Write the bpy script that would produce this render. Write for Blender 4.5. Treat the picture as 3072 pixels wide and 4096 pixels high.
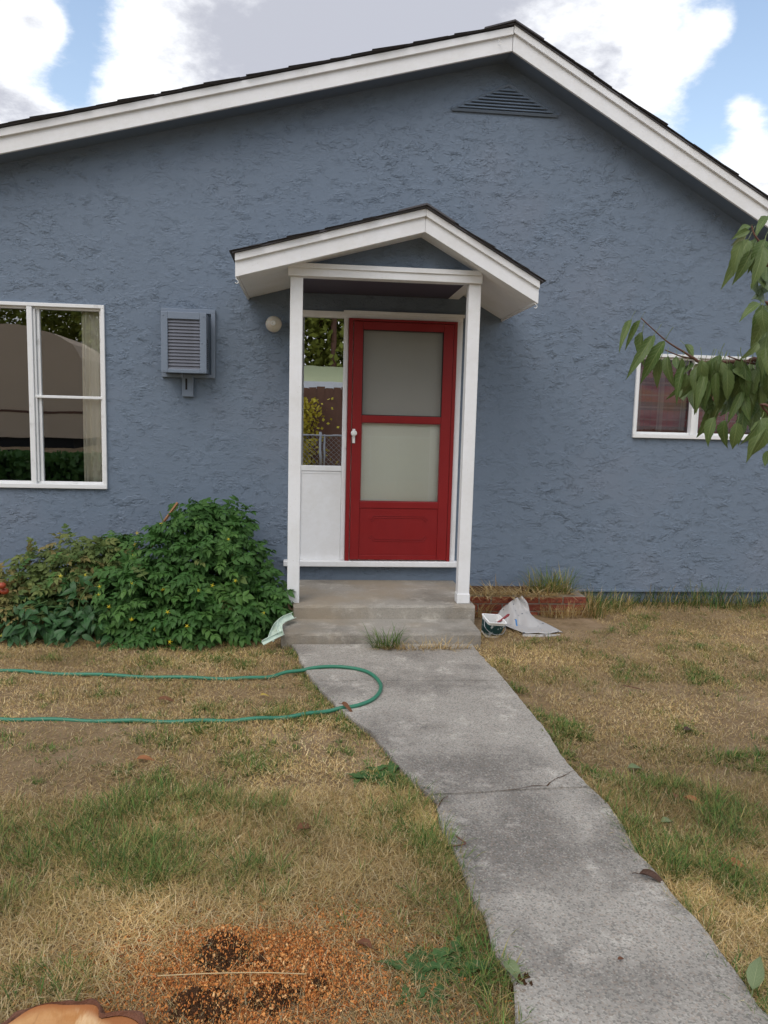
import bpy, bmesh, math, random
import numpy as np
from mathutils import Vector, Matrix

# ------------------------------------------------------------------ camera, sky, sun, exposure
for o in list(bpy.data.objects): bpy.data.objects.remove(o)
SC = bpy.context.scene
COL = SC.collection
rnd = random.Random(7)
NR = np.random.default_rng(11)

CAMH, CAMD = 1.596, 6.5
F_PX, PITCH, YAW, ROLL = 3032.48, 0.119126, 0.099537, -0.025606
cy_, sy_ = math.cos(YAW), math.sin(YAW); cp_, sp_ = math.cos(PITCH), math.sin(PITCH); cr_, sr_ = math.cos(ROLL), math.sin(ROLL)
CR = Matrix(((cy_, sy_, 0), (-sy_, cy_, 0), (0, 0, 1))) @ Matrix(((1, 0, 0), (0, cp_, sp_), (0, -sp_, cp_))) @ Matrix(((cr_, 0, sr_), (0, 1, 0), (-sr_, 0, cr_)))
cam = bpy.data.cameras.new('camera'); camo = bpy.data.objects.new('camera', cam); COL.objects.link(camo)
rt, fw, up = CR @ Vector((1, 0, 0)), CR @ Vector((0, 1, 0)), CR @ Vector((0, 0, 1))
m4 = Matrix((rt, up, -fw)).transposed().to_4x4(); m4.translation = (0, -CAMD, CAMH)
camo.matrix_world = m4
cam.sensor_fit = 'VERTICAL'; cam.sensor_height = 36; cam.sensor_width = 27; cam.lens = F_PX / 4096 * 36
cam.clip_start = .05; cam.clip_end = 3000
SC.camera = camo
SPX = 3072 / 1659

def ray(u, v):
    return CR @ Vector(((u * SPX - 1536) / F_PX, 1, -(v * SPX - 2048) / F_PX))
def U(u, v, y=0.0):            # point seen at (u, v) that stands at depth y
    d = ray(u, v); t = (CAMD + y) / d.y
    return Vector((d.x * t, y, CAMH + d.z * t))
def GP(u, v, z=0.0):           # point seen at (u, v) that lies at height z
    d = ray(u, v); t = (z - CAMH) / d.z
    return Vector((d.x * t, -CAMD + d.y * t, z))
def RF(u, v, dist):            # point dist in front of the wall whose mirror image is seen at (u, v)
    p = U(u, v, dist); return Vector((p.x, -dist, p.z))

SUN_AZ, SUN_EL = math.radians(-28), math.radians(52)   # azimuth measured from -Y (front), negative = left
sdir = Vector((math.sin(SUN_AZ) * math.cos(SUN_EL), -math.cos(SUN_AZ) * math.cos(SUN_EL), math.sin(SUN_EL)))
sun = bpy.data.lights.new('sun', 'SUN'); sun.energy = 1.15; sun.angle = math.radians(35); sun.color = (1, .98, .95)
suno = bpy.data.objects.new('sun', sun); COL.objects.link(suno)
suno.rotation_euler = sdir.to_track_quat('Z', 'Y').to_euler()

W = bpy.data.worlds.new('World'); SC.world = W; W.use_nodes = True
wn, wl = W.node_tree.nodes, W.node_tree.links
for n in list(wn): wn.remove(n)
def wnode(t, **k):
    n = wn.new(t)
    for a, b in k.items(): setattr(n, a, b)
    return n
def wmath(op, a, b=None, c=None, clamp=False):
    n = wnode('ShaderNodeMath', operation=op, use_clamp=clamp)
    for i, x in enumerate((a, b, c)):
        if x is None: continue
        if isinstance(x, (int, float)): n.inputs[i].default_value = x
        else: wl.new(x, n.inputs[i])
    return n.outputs[0]
tc = wnode('ShaderNodeTexCoord')
nrm = wnode('ShaderNodeVectorMath', operation='NORMALIZE'); wl.new(tc.outputs['Generated'], nrm.inputs[0])
DIR = nrm.outputs[0]
sky = wnode('ShaderNodeTexSky', sky_type='NISHITA', sun_disc=False, sun_elevation=SUN_EL,
            sun_rotation=math.pi - SUN_AZ, air_density=1.3, dust_density=1.6, ozone_density=2.0)
sep = wnode('ShaderNodeSeparateXYZ'); wl.new(DIR, sep.inputs[0])
den = wmath('MAXIMUM', wmath('ADD', sep.outputs[2], .22), .05)
cmb = wnode('ShaderNodeCombineXYZ')
wl.new(wmath('DIVIDE', sep.outputs[0], den), cmb.inputs[0]); wl.new(wmath('DIVIDE', sep.outputs[1], den), cmb.inputs[1])
def wnoise(scale, detail, rough, off):
    mp = wnode('ShaderNodeMapping'); mp.inputs['Location'].default_value = off; wl.new(cmb.outputs[0], mp.inputs[0])
    n = wnode('ShaderNodeTexNoise'); n.inputs['Scale'].default_value = scale; n.inputs['Detail'].default_value = detail
    n.inputs['Roughness'].default_value = rough; wl.new(mp.outputs[0], n.inputs[0]); return n.outputs[0]
def blob(u, v, deg):           # smooth bump around the direction seen at (u, v)
    d = ray(u, v).normalized()
    dt = wnode('ShaderNodeVectorMath', operation='DOT_PRODUCT'); wl.new(DIR, dt.inputs[0]); dt.inputs[1].default_value = d
    x = wmath('DIVIDE', wmath('SUBTRACT', 1.0, dt.outputs['Value']), 1 - math.cos(math.radians(deg)))
    return wmath('EXPONENT', wmath('MULTIPLY', x, -1.0))
big = wnoise(1.7, 10, .62, (3.1, 1.7, 0)); fine = wnoise(7.0, 9, .66, (9.3, 4.4, 2))
dens = wmath('ADD', wmath('MULTIPLY', big, .72), wmath('MULTIPLY', fine, .34))     # about .52 on average
for (u, v, dg, k) in ((150, 120, 3.2, -.22), (170, 40, 2.2, -.12), (165, 215, 2.0, -.13), (1640, 110, 4.6, -.32), (1570, 400, 1.6, -.12), (1600, 270, 3.0, -.16), (1480, 330, 1.2, -.08),
                      (700, 120, 13, .20), (90, 55, 1.7, .40), (1430, 140, 4.4, .18), (1620, 345, 2.3, .36), (30, 230, 3.4, .12), (1605, 240, 1.4, .27), (1550, 75, 1.5, .16)):
    dens = wmath('ADD', dens, wmath('MULTIPLY', blob(u, v, dg), k))
def wsm(x, a, b):
    n = wnode('ShaderNodeMapRange', interpolation_type='SMOOTHSTEP'); n.inputs[1].default_value = a; n.inputs[2].default_value = b
    wl.new(x, n.inputs[0]); return n.outputs[0]
cover = wsm(dens, .43, .60)
thick = wmath('ADD', dens, wmath('MULTIPLY', wmath('SUBTRACT', wnoise(3.4, 8, .62, (5, 5, 7)), .5), .75))
for (u, v, dg, k) in ((820, 60, 8, .10), (1150, 60, 6, .06), (230, 120, 5, -.20), (1450, 130, 3.2, -.16)):
    thick = wmath('ADD', thick, wmath('MULTIPLY', blob(u, v, dg), k))
grey = wsm(thick, .54, .80)
ccol = wnode('ShaderNodeMix', data_type='RGBA'); wl.new(grey, ccol.inputs[0])
ccol.inputs[6].default_value = (8.9, 9.05, 9.3, 1); ccol.inputs[7].default_value = (4.15, 4.3, 4.9, 1)
smix = wnode('ShaderNodeMix', data_type='RGBA'); wl.new(cover, smix.inputs[0]); hz_gain = wnode('ShaderNodeVectorMath', operation='MULTIPLY'); wl.new(sky.outputs[0], hz_gain.inputs[0]); hz_gain.inputs[1].default_value = (1.95, 1.75, 1.6); wl.new(hz_gain.outputs[0], smix.inputs[6]); wl.new(ccol.outputs[2], smix.inputs[7])
bg = wnode('ShaderNodeBackground'); bg.inputs['Strength'].default_value = .15; wl.new(smix.outputs[2], bg.inputs[0])
wo = wnode('ShaderNodeOutputWorld'); wl.new(bg.outputs[0], wo.inputs[0])

SC.view_settings.view_transform = 'Standard'; SC.view_settings.look = 'None'
SC.view_settings.exposure = -0.12; SC.view_settings.gamma = 1; SC.view_settings.use_curve_mapping = False
SC.render.engine = 'CYCLES'
SC.cycles.max_bounces = 6; SC.cycles.diffuse_bounces = 3; SC.cycles.transparent_max_bounces = 12

# ------------------------------------------------------------------ materials
class NT:
    def __init__(s, name):
        s.m = bpy.data.materials.new(name); s.m.use_nodes = True
        s.n, s.l = s.m.node_tree.nodes, s.m.node_tree.links
        s.bs = s.n['Principled BSDF']; s.out = s.n['Material Output']; s._oc = None
    def new(s, t, **k):
        n = s.n.new(t)
        for a, b in k.items(): setattr(n, a, b)
        return n
    def set(s, sock, v):
        if hasattr(v, 'links'): s.l.new(v, sock)
        else: sock.default_value = v
    @property
    def oc(s):
        if not s._oc: s._oc = s.new('ShaderNodeTexCoord')
        return s._oc.outputs['Object']
    def mapv(s, vec, scale=(1, 1, 1), loc=(0, 0, 0), rot=(0, 0, 0)):
        n = s.new('ShaderNodeMapping'); n.inputs['Scale'].default_value = scale; n.inputs['Location'].default_value = loc
        n.inputs['Rotation'].default_value = rot; s.l.new(vec, n.inputs[0]); return n.outputs[0]
    def noise(s, scale, detail=4, rough=.5, vec=None, dist=0):
        n = s.new('ShaderNodeTexNoise'); s.l.new(vec or s.oc, n.inputs[0])
        n.inputs['Scale'].default_value = scale; n.inputs['Detail'].default_value = detail
        n.inputs['Roughness'].default_value = rough; n.inputs['Distortion'].default_value = dist; return n.outputs[0]
    def noisec(s, scale, detail=3, vec=None):
        n = s.new('ShaderNodeTexNoise'); s.l.new(vec or s.oc, n.inputs[0]); n.inputs['Scale'].default_value = scale
        n.inputs['Detail'].default_value = detail; return n.outputs[1]
    def vor(s, scale, vec=None, out=0, feature='F1', rand=1):
        n = s.new('ShaderNodeTexVoronoi', feature=feature); s.l.new(vec or s.oc, n.inputs[0]); n.inputs['Scale'].default_value = scale
        n.inputs['Randomness'].default_value = rand; return n.outputs[out]
    def math(s, op, a, b=None, c=None, clamp=False):
        n = s.new('ShaderNodeMath', operation=op, use_clamp=clamp)
        for i, x in enumerate((a, b, c)):
            if x is not None: s.set(n.inputs[i], x)
        return n.outputs[0]
    def vadd(s, a, b, k=1.0):
        m = s.new('ShaderNodeVectorMath', operation='MULTIPLY_ADD'); s.l.new(b, m.inputs[0]); m.inputs[1].default_value = (k, k, k); s.l.new(a, m.inputs[2])
        return m.outputs[0]
    def ss(s, x, a, b):
        n = s.new('ShaderNodeMapRange', interpolation_type='SMOOTHSTEP'); s.l.new(x, n.inputs[0]); n.inputs[1].default_value = a; n.inputs[2].default_value = b
        return n.outputs[0]
    def lin(s, x, a, b, c, d):
        n = s.new('ShaderNodeMapRange'); s.l.new(x, n.inputs[0])
        for i, q in enumerate((a, b, c, d)): n.inputs[i + 1].default_value = q
        return n.outputs[0]
    def mix(s, f, a, b, mode='MIX'):
        n = s.new('ShaderNodeMix', data_type='RGBA', blend_type=mode); s.set(n.inputs[0], f)
        for i, x in ((6, a), (7, b)):
            if isinstance(x, tuple) and len(x) == 3: x = (*x, 1)
            s.set(n.inputs[i], x)
        return n.outputs[2]
    def ramp(s, x, stops, interp='LINEAR'):
        n = s.new('ShaderNodeValToRGB'); s.l.new(x, n.inputs[0]); cr = n.color_ramp; cr.interpolation = interp
        while len(cr.elements) < len(stops): cr.elements.new(.5)
        for e, (p, c) in zip(cr.elements, stops): e.position = p; e.color = (*c, 1)
        return n.outputs[0]
    def attr(s, name):
        n = s.new('ShaderNodeAttribute', attribute_name=name); return n.outputs['Color']
    def rand(s):
        return s.new('ShaderNodeObjectInfo').outputs['Random']
    def fin(s, color=None, rough=.7, bump=None, bd=.01, bst=1.0, spec=.3, metal=0, trans=None):
        b = s.bs
        if color is not None:
            if isinstance(color, tuple) and len(color) == 3: color = (*color, 1)
            s.set(b.inputs['Base Color'], color)
        s.set(b.inputs['Roughness'], rough); s.set(b.inputs['Specular IOR Level'], spec); b.inputs['Metallic'].default_value = metal
        if bump is not None:
            n = s.new('ShaderNodeBump'); n.inputs['Distance'].default_value = bd; n.inputs['Strength'].default_value = bst
            s.l.new(bump, n.inputs['Height']); s.l.new(n.outputs[0], b.inputs['Normal'])
        if trans:          # thin leaf: some light passes through
            t = s.new('ShaderNodeBsdfTranslucent'); s.set(t.inputs[0], color); mx = s.new('ShaderNodeMixShader'); mx.inputs[0].default_value = trans
            s.l.new(b.outputs[0], mx.inputs[1]); s.l.new(t.outputs[0], mx.inputs[2]); s.l.new(mx.outputs[0], s.out.inputs[0])
        return s.m
M = {}
BLUE = (.150, .193, .252)
def stucco(name, amp=1.0):
    t = NT(name)
    wv = t.vadd(t.mapv(t.oc, (1, 1, 1.7)), t.noisec(11, 3), .07)
    def lips(scale, k, loc, mscale, m0, m1, p):
        n = t.noise(scale, 3, .6, t.mapv(wv, loc=loc)); saw = t.math('POWER', t.math('FRACT', t.math('MULTIPLY', n, k)), p)
        return t.math('MULTIPLY', saw, t.ss(t.noise(mscale, 4, .6, t.mapv(t.oc, (1, 1, 1.5), loc=(loc[1] + 5, 2, loc[0]))), m0, m1))
    h = t.math('ADD', lips(6.0, 11.0, (0, 0, 0), 6.0, .44, .62, 3.0), t.math('MULTIPLY', lips(12.0, 7.0, (7, 3, 5), 9.0, .44, .62, 2.5), .65))
    h = t.math('ADD', h, t.math('MULTIPLY', lips(3.2, 9.0, (17, 9, 2), 3.0, .50, .62, 6.0), .9))
    h = t.math('MULTIPLY', h, t.lin(t.noise(1.3, 4, .6, t.mapv(t.oc, loc=(8, 8, 1))), .35, .65, .45, 1.2))
    h = t.math('ADD', h, t.math('MULTIPLY', t.noise(22, 5, .65), .35))
    h = t.math('ADD', h, t.math('MULTIPLY', t.noise(120, 3, .6), .06))
    c = t.mix(t.noise(1.1, 4, .6), tuple(x * .93 for x in BLUE), tuple(x * 1.06 for x in BLUE))
    c = t.mix(t.math('MULTIPLY', t.ss(t.noise(26, 4, .65), .52, .75), .6), c, tuple(x * 1.14 for x in BLUE))
    c = t.mix(t.math('MULTIPLY', t.ss(t.noise(.8, 3, .6, t.mapv(t.oc, loc=(3, 1, 9))), .5, .7), .25), c, (.22, .24, .29))
    return t.fin(c, .62, h, .0056 * amp, 1.0, .25)
M['stucco'] = stucco('stucco')
t = NT('blue_paint'); c = t.mix(t.noise(3, 5, .6), tuple(x * .9 for x in BLUE), tuple(x * 1.05 for x in BLUE))
M['blue'] = t.fin(c, .55, t.noise(60, 3, .6), .002, .6, .3)
t = NT('white_paint'); sm = t.math('ADD', t.noise(2.5, 5, .65), t.math('MULTIPLY', t.noise(30, 3, .6), .3))
c = t.mix(t.ss(sm, .45, .95), (.79, .80, .815), (.70, .70, .69)); c = t.mix(t.ss(t.noise(55, 2, .7), .70, .78), c, (.55, .53, .48))
M['white'] = t.fin(c, .5, t.noise(25, 4, .6, t.mapv(t.oc, (1, 1, .15))), .002, .5, .35)
t = NT('window_aluminium'); c = t.mix(t.ss(t.noise(9, 5, .65), .55, .8), (.74, .75, .75), (.50, .50, .49)); M['alum'] = t.fin(c, .42, None, spec=.5)
t = NT('red_paint'); c = t.mix(t.noise(7, 5, .7, t.mapv(t.oc, (1, 1, .6))), (.185, .008, .010), (.255, .013, .013))
M['red'] = t.fin(c, t.lin(t.noise(5, 4, .6), .3, .7, .38, .55), t.noise(70, 2, .5), .001, .5, .3)
t = NT('navy_shade_paint'); M['navy'] = t.fin(t.mix(t.noise(3, 4, .6), (.10, .11, .16), (.125, .135, .19)), .6, t.noise(14, 3, .6), .004, .5, .25)
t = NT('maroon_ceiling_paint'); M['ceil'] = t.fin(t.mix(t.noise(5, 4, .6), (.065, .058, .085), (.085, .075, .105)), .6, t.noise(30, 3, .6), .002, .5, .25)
t = NT('asphalt_shingle'); g = t.mix(t.noise(220, 2, .7), (.04, .04, .046), (.15, .145, .155)); g = t.mix(t.math('MULTIPLY', t.rand(), .5), g, (.10, .095, .10))
M['shingle'] = t.fin(g, .95, t.noise(300, 2, .6), .003, .8, .15)
def concrete(name, a, b, stain, sc=1.0, warm=None, peb=1.0):
    t = NT(name)
    base = t.mix(t.noise(3.0 * sc, 8, .68), a, b)
    base = t.mix(t.ss(t.noise(1.4 * sc, 6, .62, t.mapv(t.oc, loc=(4, 2, 1))), .44, .64), base, stain)
    base = t.mix(t.math('MULTIPLY', t.ss(t.noise(5.2 * sc, 8, .72, t.mapv(t.oc, loc=(9, 7, 3))), .50, .74), .6), base, tuple(min(1, x * 1.75) for x in b))
    sp = t.vor(170, out=1); spd = t.new('ShaderNodeSeparateColor'); t.l.new(sp, spd.inputs[0])
    pm = t.math('MULTIPLY', t.ss(spd.outputs[0], .66, .80), .46 * peb); base = t.mix(pm, base, (.08, .078, .07))
    pm2 = t.math('MULTIPLY', t.ss(spd.outputs[1], .78, .88), .30 * peb); base = t.mix(pm2, base, (.52, .49, .43))
    pm3 = t.math('MULTIPLY', t.ss(spd.outputs[2], .86, .9), .3 * peb); base = t.mix(pm3, base, (.30, .21, .15))
    if warm: base = t.mix(t.math('MULTIPLY', t.ss(t.noise(1.6, 5, .6, t.mapv(t.oc, loc=(1, 8, 8))), .42, .68), .85), base, warm)
    h = t.math('ADD', t.math('MULTIPLY', t.vor(170), .35), t.math('ADD', t.noise(60, 5, .7), t.math('MULTIPLY', t.noise(9, 4, .6), 1.5)))
    return t.fin(base, .9, h, .006, .8, .2)
M['path'] = concrete('path_concrete', (.285, .262, .228), (.405, .375, .328), (.185, .169, .149))
M['step'] = concrete('step_concrete', (.28, .258, .222), (.37, .345, .30), (.215, .195, .165), 1.2, (.30, .25, .185), .35)
t = NT('soil_and_thatch'); c = t.mix(t.noise(9, 8, .7), (.12, .078, .042), (.40, .285, .165)); c = t.mix(t.ss(t.noise(1.2, 5, .6), .5, .68), c, (.38, .275, .175))
c = t.mix(t.ss(t.noise(70, 4, .7), .55, .72), c, (.36, .28, .17)); c = t.mix(t.ss(t.noise(38, 4, .7, t.mapv(t.oc, loc=(3, 3, 3))), .60, .75), c, (.07, .045, .025))
M['soil'] = t.fin(c, .95, t.math('ADD', t.noise(120, 4, .7), t.math('MULTIPLY', t.noise(14, 5, .6), 2)), .012, 1, .1)
t = NT('grass_blades'); M['grass'] = t.fin(t.attr('col'), .62, None, spec=.25, trans=.22)
t = NT('wood_chip'); M['chip'] = t.fin(t.attr('col'), .85, None, spec=.15)
t = NT('dark_soil'); c = t.mix(t.noise(40, 6, .75), (.05, .027, .015), (.15, .075, .038)); M['dirt'] = t.fin(c, 1, t.noise(60, 6, .75), .02, 1, .1)
def leafmat(name, a, b, vein=(.16, .24, .08), tr=.25, rough=.5, attr=False):
    t = NT(name); tcn = t.new('ShaderNodeTexCoord'); uv = tcn.outputs['UV']
    sx = t.new('ShaderNodeSeparateXYZ'); t.l.new(uv, sx.inputs[0]); ux, vy = sx.outputs[0], sx.outputs[1]
    ax = t.math('ABSOLUTE', t.math('SUBTRACT', ux, .5))
    base = t.mix(t.rand(), a, b)
    base = t.mix(t.math('MULTIPLY', t.noise(35, 4, .6), .5), base, tuple(x * .55 for x in a))
    side = t.math('FRACT', t.math('MULTIPLY', t.math('SUBTRACT', vy, t.math('MULTIPLY', ax, .55)), 9.0))
    vm = t.math('MAXIMUM', t.math('SUBTRACT', 1.0, t.ss(ax, .012, .05)), t.math('MULTIPLY', t.math('SUBTRACT', 1.0, t.ss(t.math('ABSOLUTE', t.math('SUBTRACT', side, .5)), .03, .14)), .45))
    col = t.mix(t.math('MULTIPLY', vm, .6), base, vein)
    return t.fin(col, rough, t.math('MULTIPLY', vm, -1.0), .004, .5, .4, trans=tr)
M['cherry'] = leafmat('cherry_leaf', (.085, .145, .034), (.16, .215, .070), (.26, .32, .12), .22, .45)
M['cherry_pale'] = leafmat('cherry_leaf_pale', (.22, .25, .11), (.29, .29, .15), (.36, .36, .2), .2, .6)
M['tomato'] = leafmat('tomato_leaf', (.040, .125, .020), (.115, .235, .045), (.13, .27, .07), .25, .55)
M['tomato2'] = leafmat('tomato_leaf_mixed', (.075, .14, .03), (.24, .265, .07), (.18, .24, .09), .25, .6)
M['tomato3'] = leafmat('withered_leaf', (.20, .20, .05), (.32, .23, .09), (.34, .30, .14), .25, .7)
M['pepper'] = leafmat('pepper_leaf', (.032, .095, .026), (.055, .15, .045), (.09, .19, .07), .22, .4)
M['weed'] = leafmat('weed_leaf', (.05, .125, .03), (.085, .17, .045), (.14, .22, .08), .25, .55)
M['leaf_brown'] = leafmat('dead_leaf_brown', (.16, .060, .026), (.20, .085, .035), (.12, .06, .03), .1, .7)
M['leaf_orange'] = leafmat('dead_leaf_orange', (.34, .135, .05), (.38, .17, .07), (.3, .14, .06), .1, .7)
M['leaf_dark'] = leafmat('dead_leaf_dark', (.065, .032, .02), (.09, .045, .028), (.05, .03, .02), .05, .7)
M['leaf_green'] = leafmat('fallen_leaf_green', (.16, .21, .09), (.19, .24, .11), (.28, .32, .17), .15, .5)
M['leaf_yellow'] = leafmat('fallen_leaf_yellow', (.48, .34, .06), (.52, .38, .08), (.55, .42, .14), .15, .6)
def plain(name, c, rough=.6, spec=.3, metal=0, var=.12, sc=12, bump=.002):
    t = NT(name); k = t.mix(t.noise(sc, 5, .6), tuple(x * (1 - var) for x in c), tuple(min(1, x * (1 + var)) for x in c))
    return t.fin(k, rough, t.noise(sc * 4, 3, .6), bump, .5, spec, metal)
M['stem'] = plain('green_stem', (.07, .12, .035)); M['twig'] = plain('twig_bark', (.13, .065, .045), .7)
M['petiole'] = plain('leaf_stalk', (.26, .27, .09)); M['bark'] = plain('tree_bark', (.15, .068, .042), .9, .15, 0, .5, 25, .02)
M['hose'] = plain('hose_rubber', (.030, .175, .105), .45, .45, 0, .25, 9); M['flower'] = plain('yellow_petal', (.65, .52, .03)); M['tomato_fruit'] = plain('tomato_skin', (.30, .05, .02), .4, .4)
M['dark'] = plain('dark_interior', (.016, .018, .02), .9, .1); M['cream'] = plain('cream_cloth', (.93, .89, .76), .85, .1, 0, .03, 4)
M['inner'] = plain('inner_door_paint', (.93, .935, .84), .45, .35, 0, .03, 2); M['grey_metal'] = plain('grey_metal', (.33, .34, .35), .4, .5, .6)
M['plastic_pale'] = plain('pale_plastic', (.56, .66, .56), .4, .45, 0, .12, 14); M['ac'] = plain('painted_ac_metal', (.175, .215, .275), .45, .4, 0, .06, 8)
M['ac_slat'] = plain('dusty_ac_fins', (.135, .145, .175), .7, .3, 0, .3, 40); M['black'] = plain('black_rubber', (.012, .012, .013), .6)
M['mortar'] = plain('mortar', (.30, .27, .23), .95, .1, 0, .3, 30, .006); M['stake'] = plain('weathered_wood', (.28, .14, .07), .8, .2, 0, .3, 25)
M['dry'] = plain('dry_stalk', (.50, .37, .20), .85, .15, 0, .25, 20); M['plast_white'] = plain('white_plastic', (.78, .78, .76), .35, .45, 0, .05, 9)
M['brush_red'] = plain('red_handle', (.22, .02, .025), .35, .5); M['bristle'] = plain('bristles', (.5, .48, .44), .8)
t = NT('brick'); c = t.mix(t.rand(), (.30, .085, .050), (.22, .060, .042)); c = t.mix(t.ss(t.noise(28, 5, .7), .52, .7), c, (.33, .16, .11)); c = t.mix(t.ss(t.noise(11, 4, .7), .6, .75), c, (.12, .05, .04))
M['brick'] = t.fin(c, .9, t.noise(60, 5, .7), .006, .9, .15)
t = NT('lamp_globe'); M['globe'] = t.fin(t.mix(t.noise(30, 4, .6), (.50, .46, .38), (.62, .58, .50)), .25, t.vor(160), .003, .3, .5); t.bs.inputs['Subsurface Weight'].default_value = .15
def glass(name, refl, tint=(.86, .9, .88), rough=.0):
    t = NT(name); tr = t.new('ShaderNodeBsdfTransparent'); tr.inputs[0].default_value = (*tint, 1)
    gl = t.new('ShaderNodeBsdfGlossy'); gl.inputs[0].default_value = (.95, .97, 1, 1); gl.inputs['Roughness'].default_value = rough
    if rough:
        pass
    bp = t.new('ShaderNodeBump'); bp.inputs['Distance'].default_value = .0006; bp.inputs['Strength'].default_value = .35; t.l.new(t.noise(3.2, 2, .5), bp.inputs['Height']); t.l.new(bp.outputs[0], gl.inputs['Normal'])
    fr = t.new('ShaderNodeFresnel'); fr.inputs[0].default_value = 1.5
    f = t.math('ADD', t.math('MULTIPLY', fr.outputs[0], 1.2), refl, clamp=True)
    mx = t.new('ShaderNodeMixShader'); t.l.new(f, mx.inputs[0]); t.l.new(tr.outputs[0], mx.inputs[1]); t.l.new(gl.outputs[0], mx.inputs[2]); t.l.new(mx.outputs[0], t.out.inputs[0])
    return t.m
M['glass'] = glass('window_glass', .21, (.98, .99, .98)); M['glass_side'] = glass('sidelight_glass', .62, (.6, .62, .6)); M['glass_door'] = glass('door_glass', .03, (.985, 1, .985)); M['glass_plaid'] = glass('bedroom_glass', .0, (.97, .98, .97))
t = NT('insect_screen'); tr = t.new('ShaderNodeBsdfTransparent'); df = t.new('ShaderNodeBsdfDiffuse'); df.inputs[0].default_value = (.11, .105, .10, 1)
mx = t.new('ShaderNodeMixShader'); mx.inputs[0].default_value = .56; t.l.new(tr.outputs[0], mx.inputs[1]); t.l.new(df.outputs[0], mx.inputs[2]); t.l.new(mx.outputs[0], t.out.inputs[0]); M['screen'] = t.m
t = NT('plaid_cloth')
sx = t.new('ShaderNodeSeparateXYZ'); t.l.new(t.oc, sx.inputs[0])
def stripe(x, f, a, b, ph=0): return t.math('SUBTRACT', 1.0, t.ss(t.math('ABSOLUTE', t.math('SUBTRACT', t.math('FRACT', t.math('ADD', t.math('MULTIPLY', x, f), ph)), .5)), a, b))
hz = stripe(sx.outputs[2], 4.6, .16, .18, .25); vt = stripe(sx.outputs[0], 4.6, .10, .12); h2 = stripe(sx.outputs[2], 9.2, .06, .08, .1); v2 = stripe(sx.outputs[0], 13.8, .05, .07, .1)
c = t.mix(t.math('MULTIPLY', hz, .55), (.26, .030, .030), (.035, .02, .03)); c = t.mix(t.math('MULTIPLY', vt, .45), c, (.30, .24, .22)); c = t.mix(t.math('MULTIPLY', h2, .5), c, (.30, .16, .13)); c = t.mix(t.math('MULTIPLY', v2, .3), c, (.05, .03, .04))
M['plaid'] = t.fin(c, .9, None, spec=.1)
t = NT('paint_spotted_canvas'); c = t.mix(t.noise(3, 5, .6), (.50, .49, .475), (.36, .35, .345))
v = t.vor(26); sc_ = t.vor(26, out=1); sd = t.new('ShaderNodeSeparateColor'); t.l.new(sc_, sd.inputs[0])
sp = t.math('MULTIPLY', t.math('LESS_THAN', v, t.math('MULTIPLY', sd.outputs[1], .34)), t.math('GREATER_THAN', sd.outputs[0], .55)); c = t.mix(sp, c, (.10, .115, .15))
c = t.mix(t.math('MULTIPLY', t.ss(t.noise(17, 4, .7), .63, .7), .8), c, (.14, .15, .18))
M['canvas'] = t.fin(c, .9, t.noise(400, 2, .5), .001, .5, .1)
t = NT('blue_tape'); M['tape'] = t.fin((.05, .20, .46), .6)
t = NT('smeared_label'); c = t.mix(t.ss(t.noise(26, 5, .7), .53, .62), (.012, .05, .05), (.42, .46, .47)); M['label'] = t.fin(c, .5)
t = NT('cut_wood'); sx = t.new('ShaderNodeSeparateXYZ'); t.l.new(t.vadd(t.oc, t.noisec(6, 3), .03), sx.inputs[0])
r2 = t.math('SQRT', t.math('ADD', t.math('MULTIPLY', sx.outputs[0], sx.outputs[0]), t.math('MULTIPLY', sx.outputs[1], sx.outputs[1])))
ring = t.math('SINE', t.math('MULTIPLY', r2, 330)); c = t.mix(t.math('MULTIPLY_ADD', ring, .08, .3), (.52, .27, .11), (.42, .19, .07))
c = t.mix(t.ss(r2, .10, .20), c, (.60, .36, .16)); c = t.mix(t.ss(t.noise(5, 5, .65), .46, .66), c, (.40, .17, .05)); c = t.mix(t.math('MULTIPLY', t.ss(t.noise(9, 5, .7, t.mapv(t.oc, (1, .3, 1), loc=(3, 3, 0), rot=(0, 0, .8))), .52, .62), .8), c, (.68, .46, .25)); c = t.mix(t.ss(r2, .145, .175), c, (.34, .13, .045)); c = t.mix(t.ss(t.noise(60, 3, .6, t.mapv(t.oc, (1, .12, 1), rot=(0, 0, .5))), .6, .7), c, (.40, .20, .08))
M['cutwood'] = t.fin(c, .75, t.noise(80, 3, .6, t.mapv(t.oc, (1, .1, 1), rot=(0, 0, .5))), .003, .6, .2)
M['tan'] = plain('tan_panel', (.62, .49, .36), .6, .3, 0, .1, 1); M['roof_pale'] = plain('pale_green_roof', (.50, .52, .30), .5, .3, 0, .06, 1); M['brown_wood'] = plain('brown_boards', (.16, .085, .06), .8, .2, 0, .3, 3)
M['road'] = plain('asphalt', (.10, .10, .10), .9, .2, 0, .25, 2); M['far_leaf'] = plain('far_foliage', (.24, .27, .05), .7, .2, 0, .6, 1.1); M['vine'] = plain('yellow_vine', (.50, .42, .05), .7, .2, 0, .5, 3)

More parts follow.
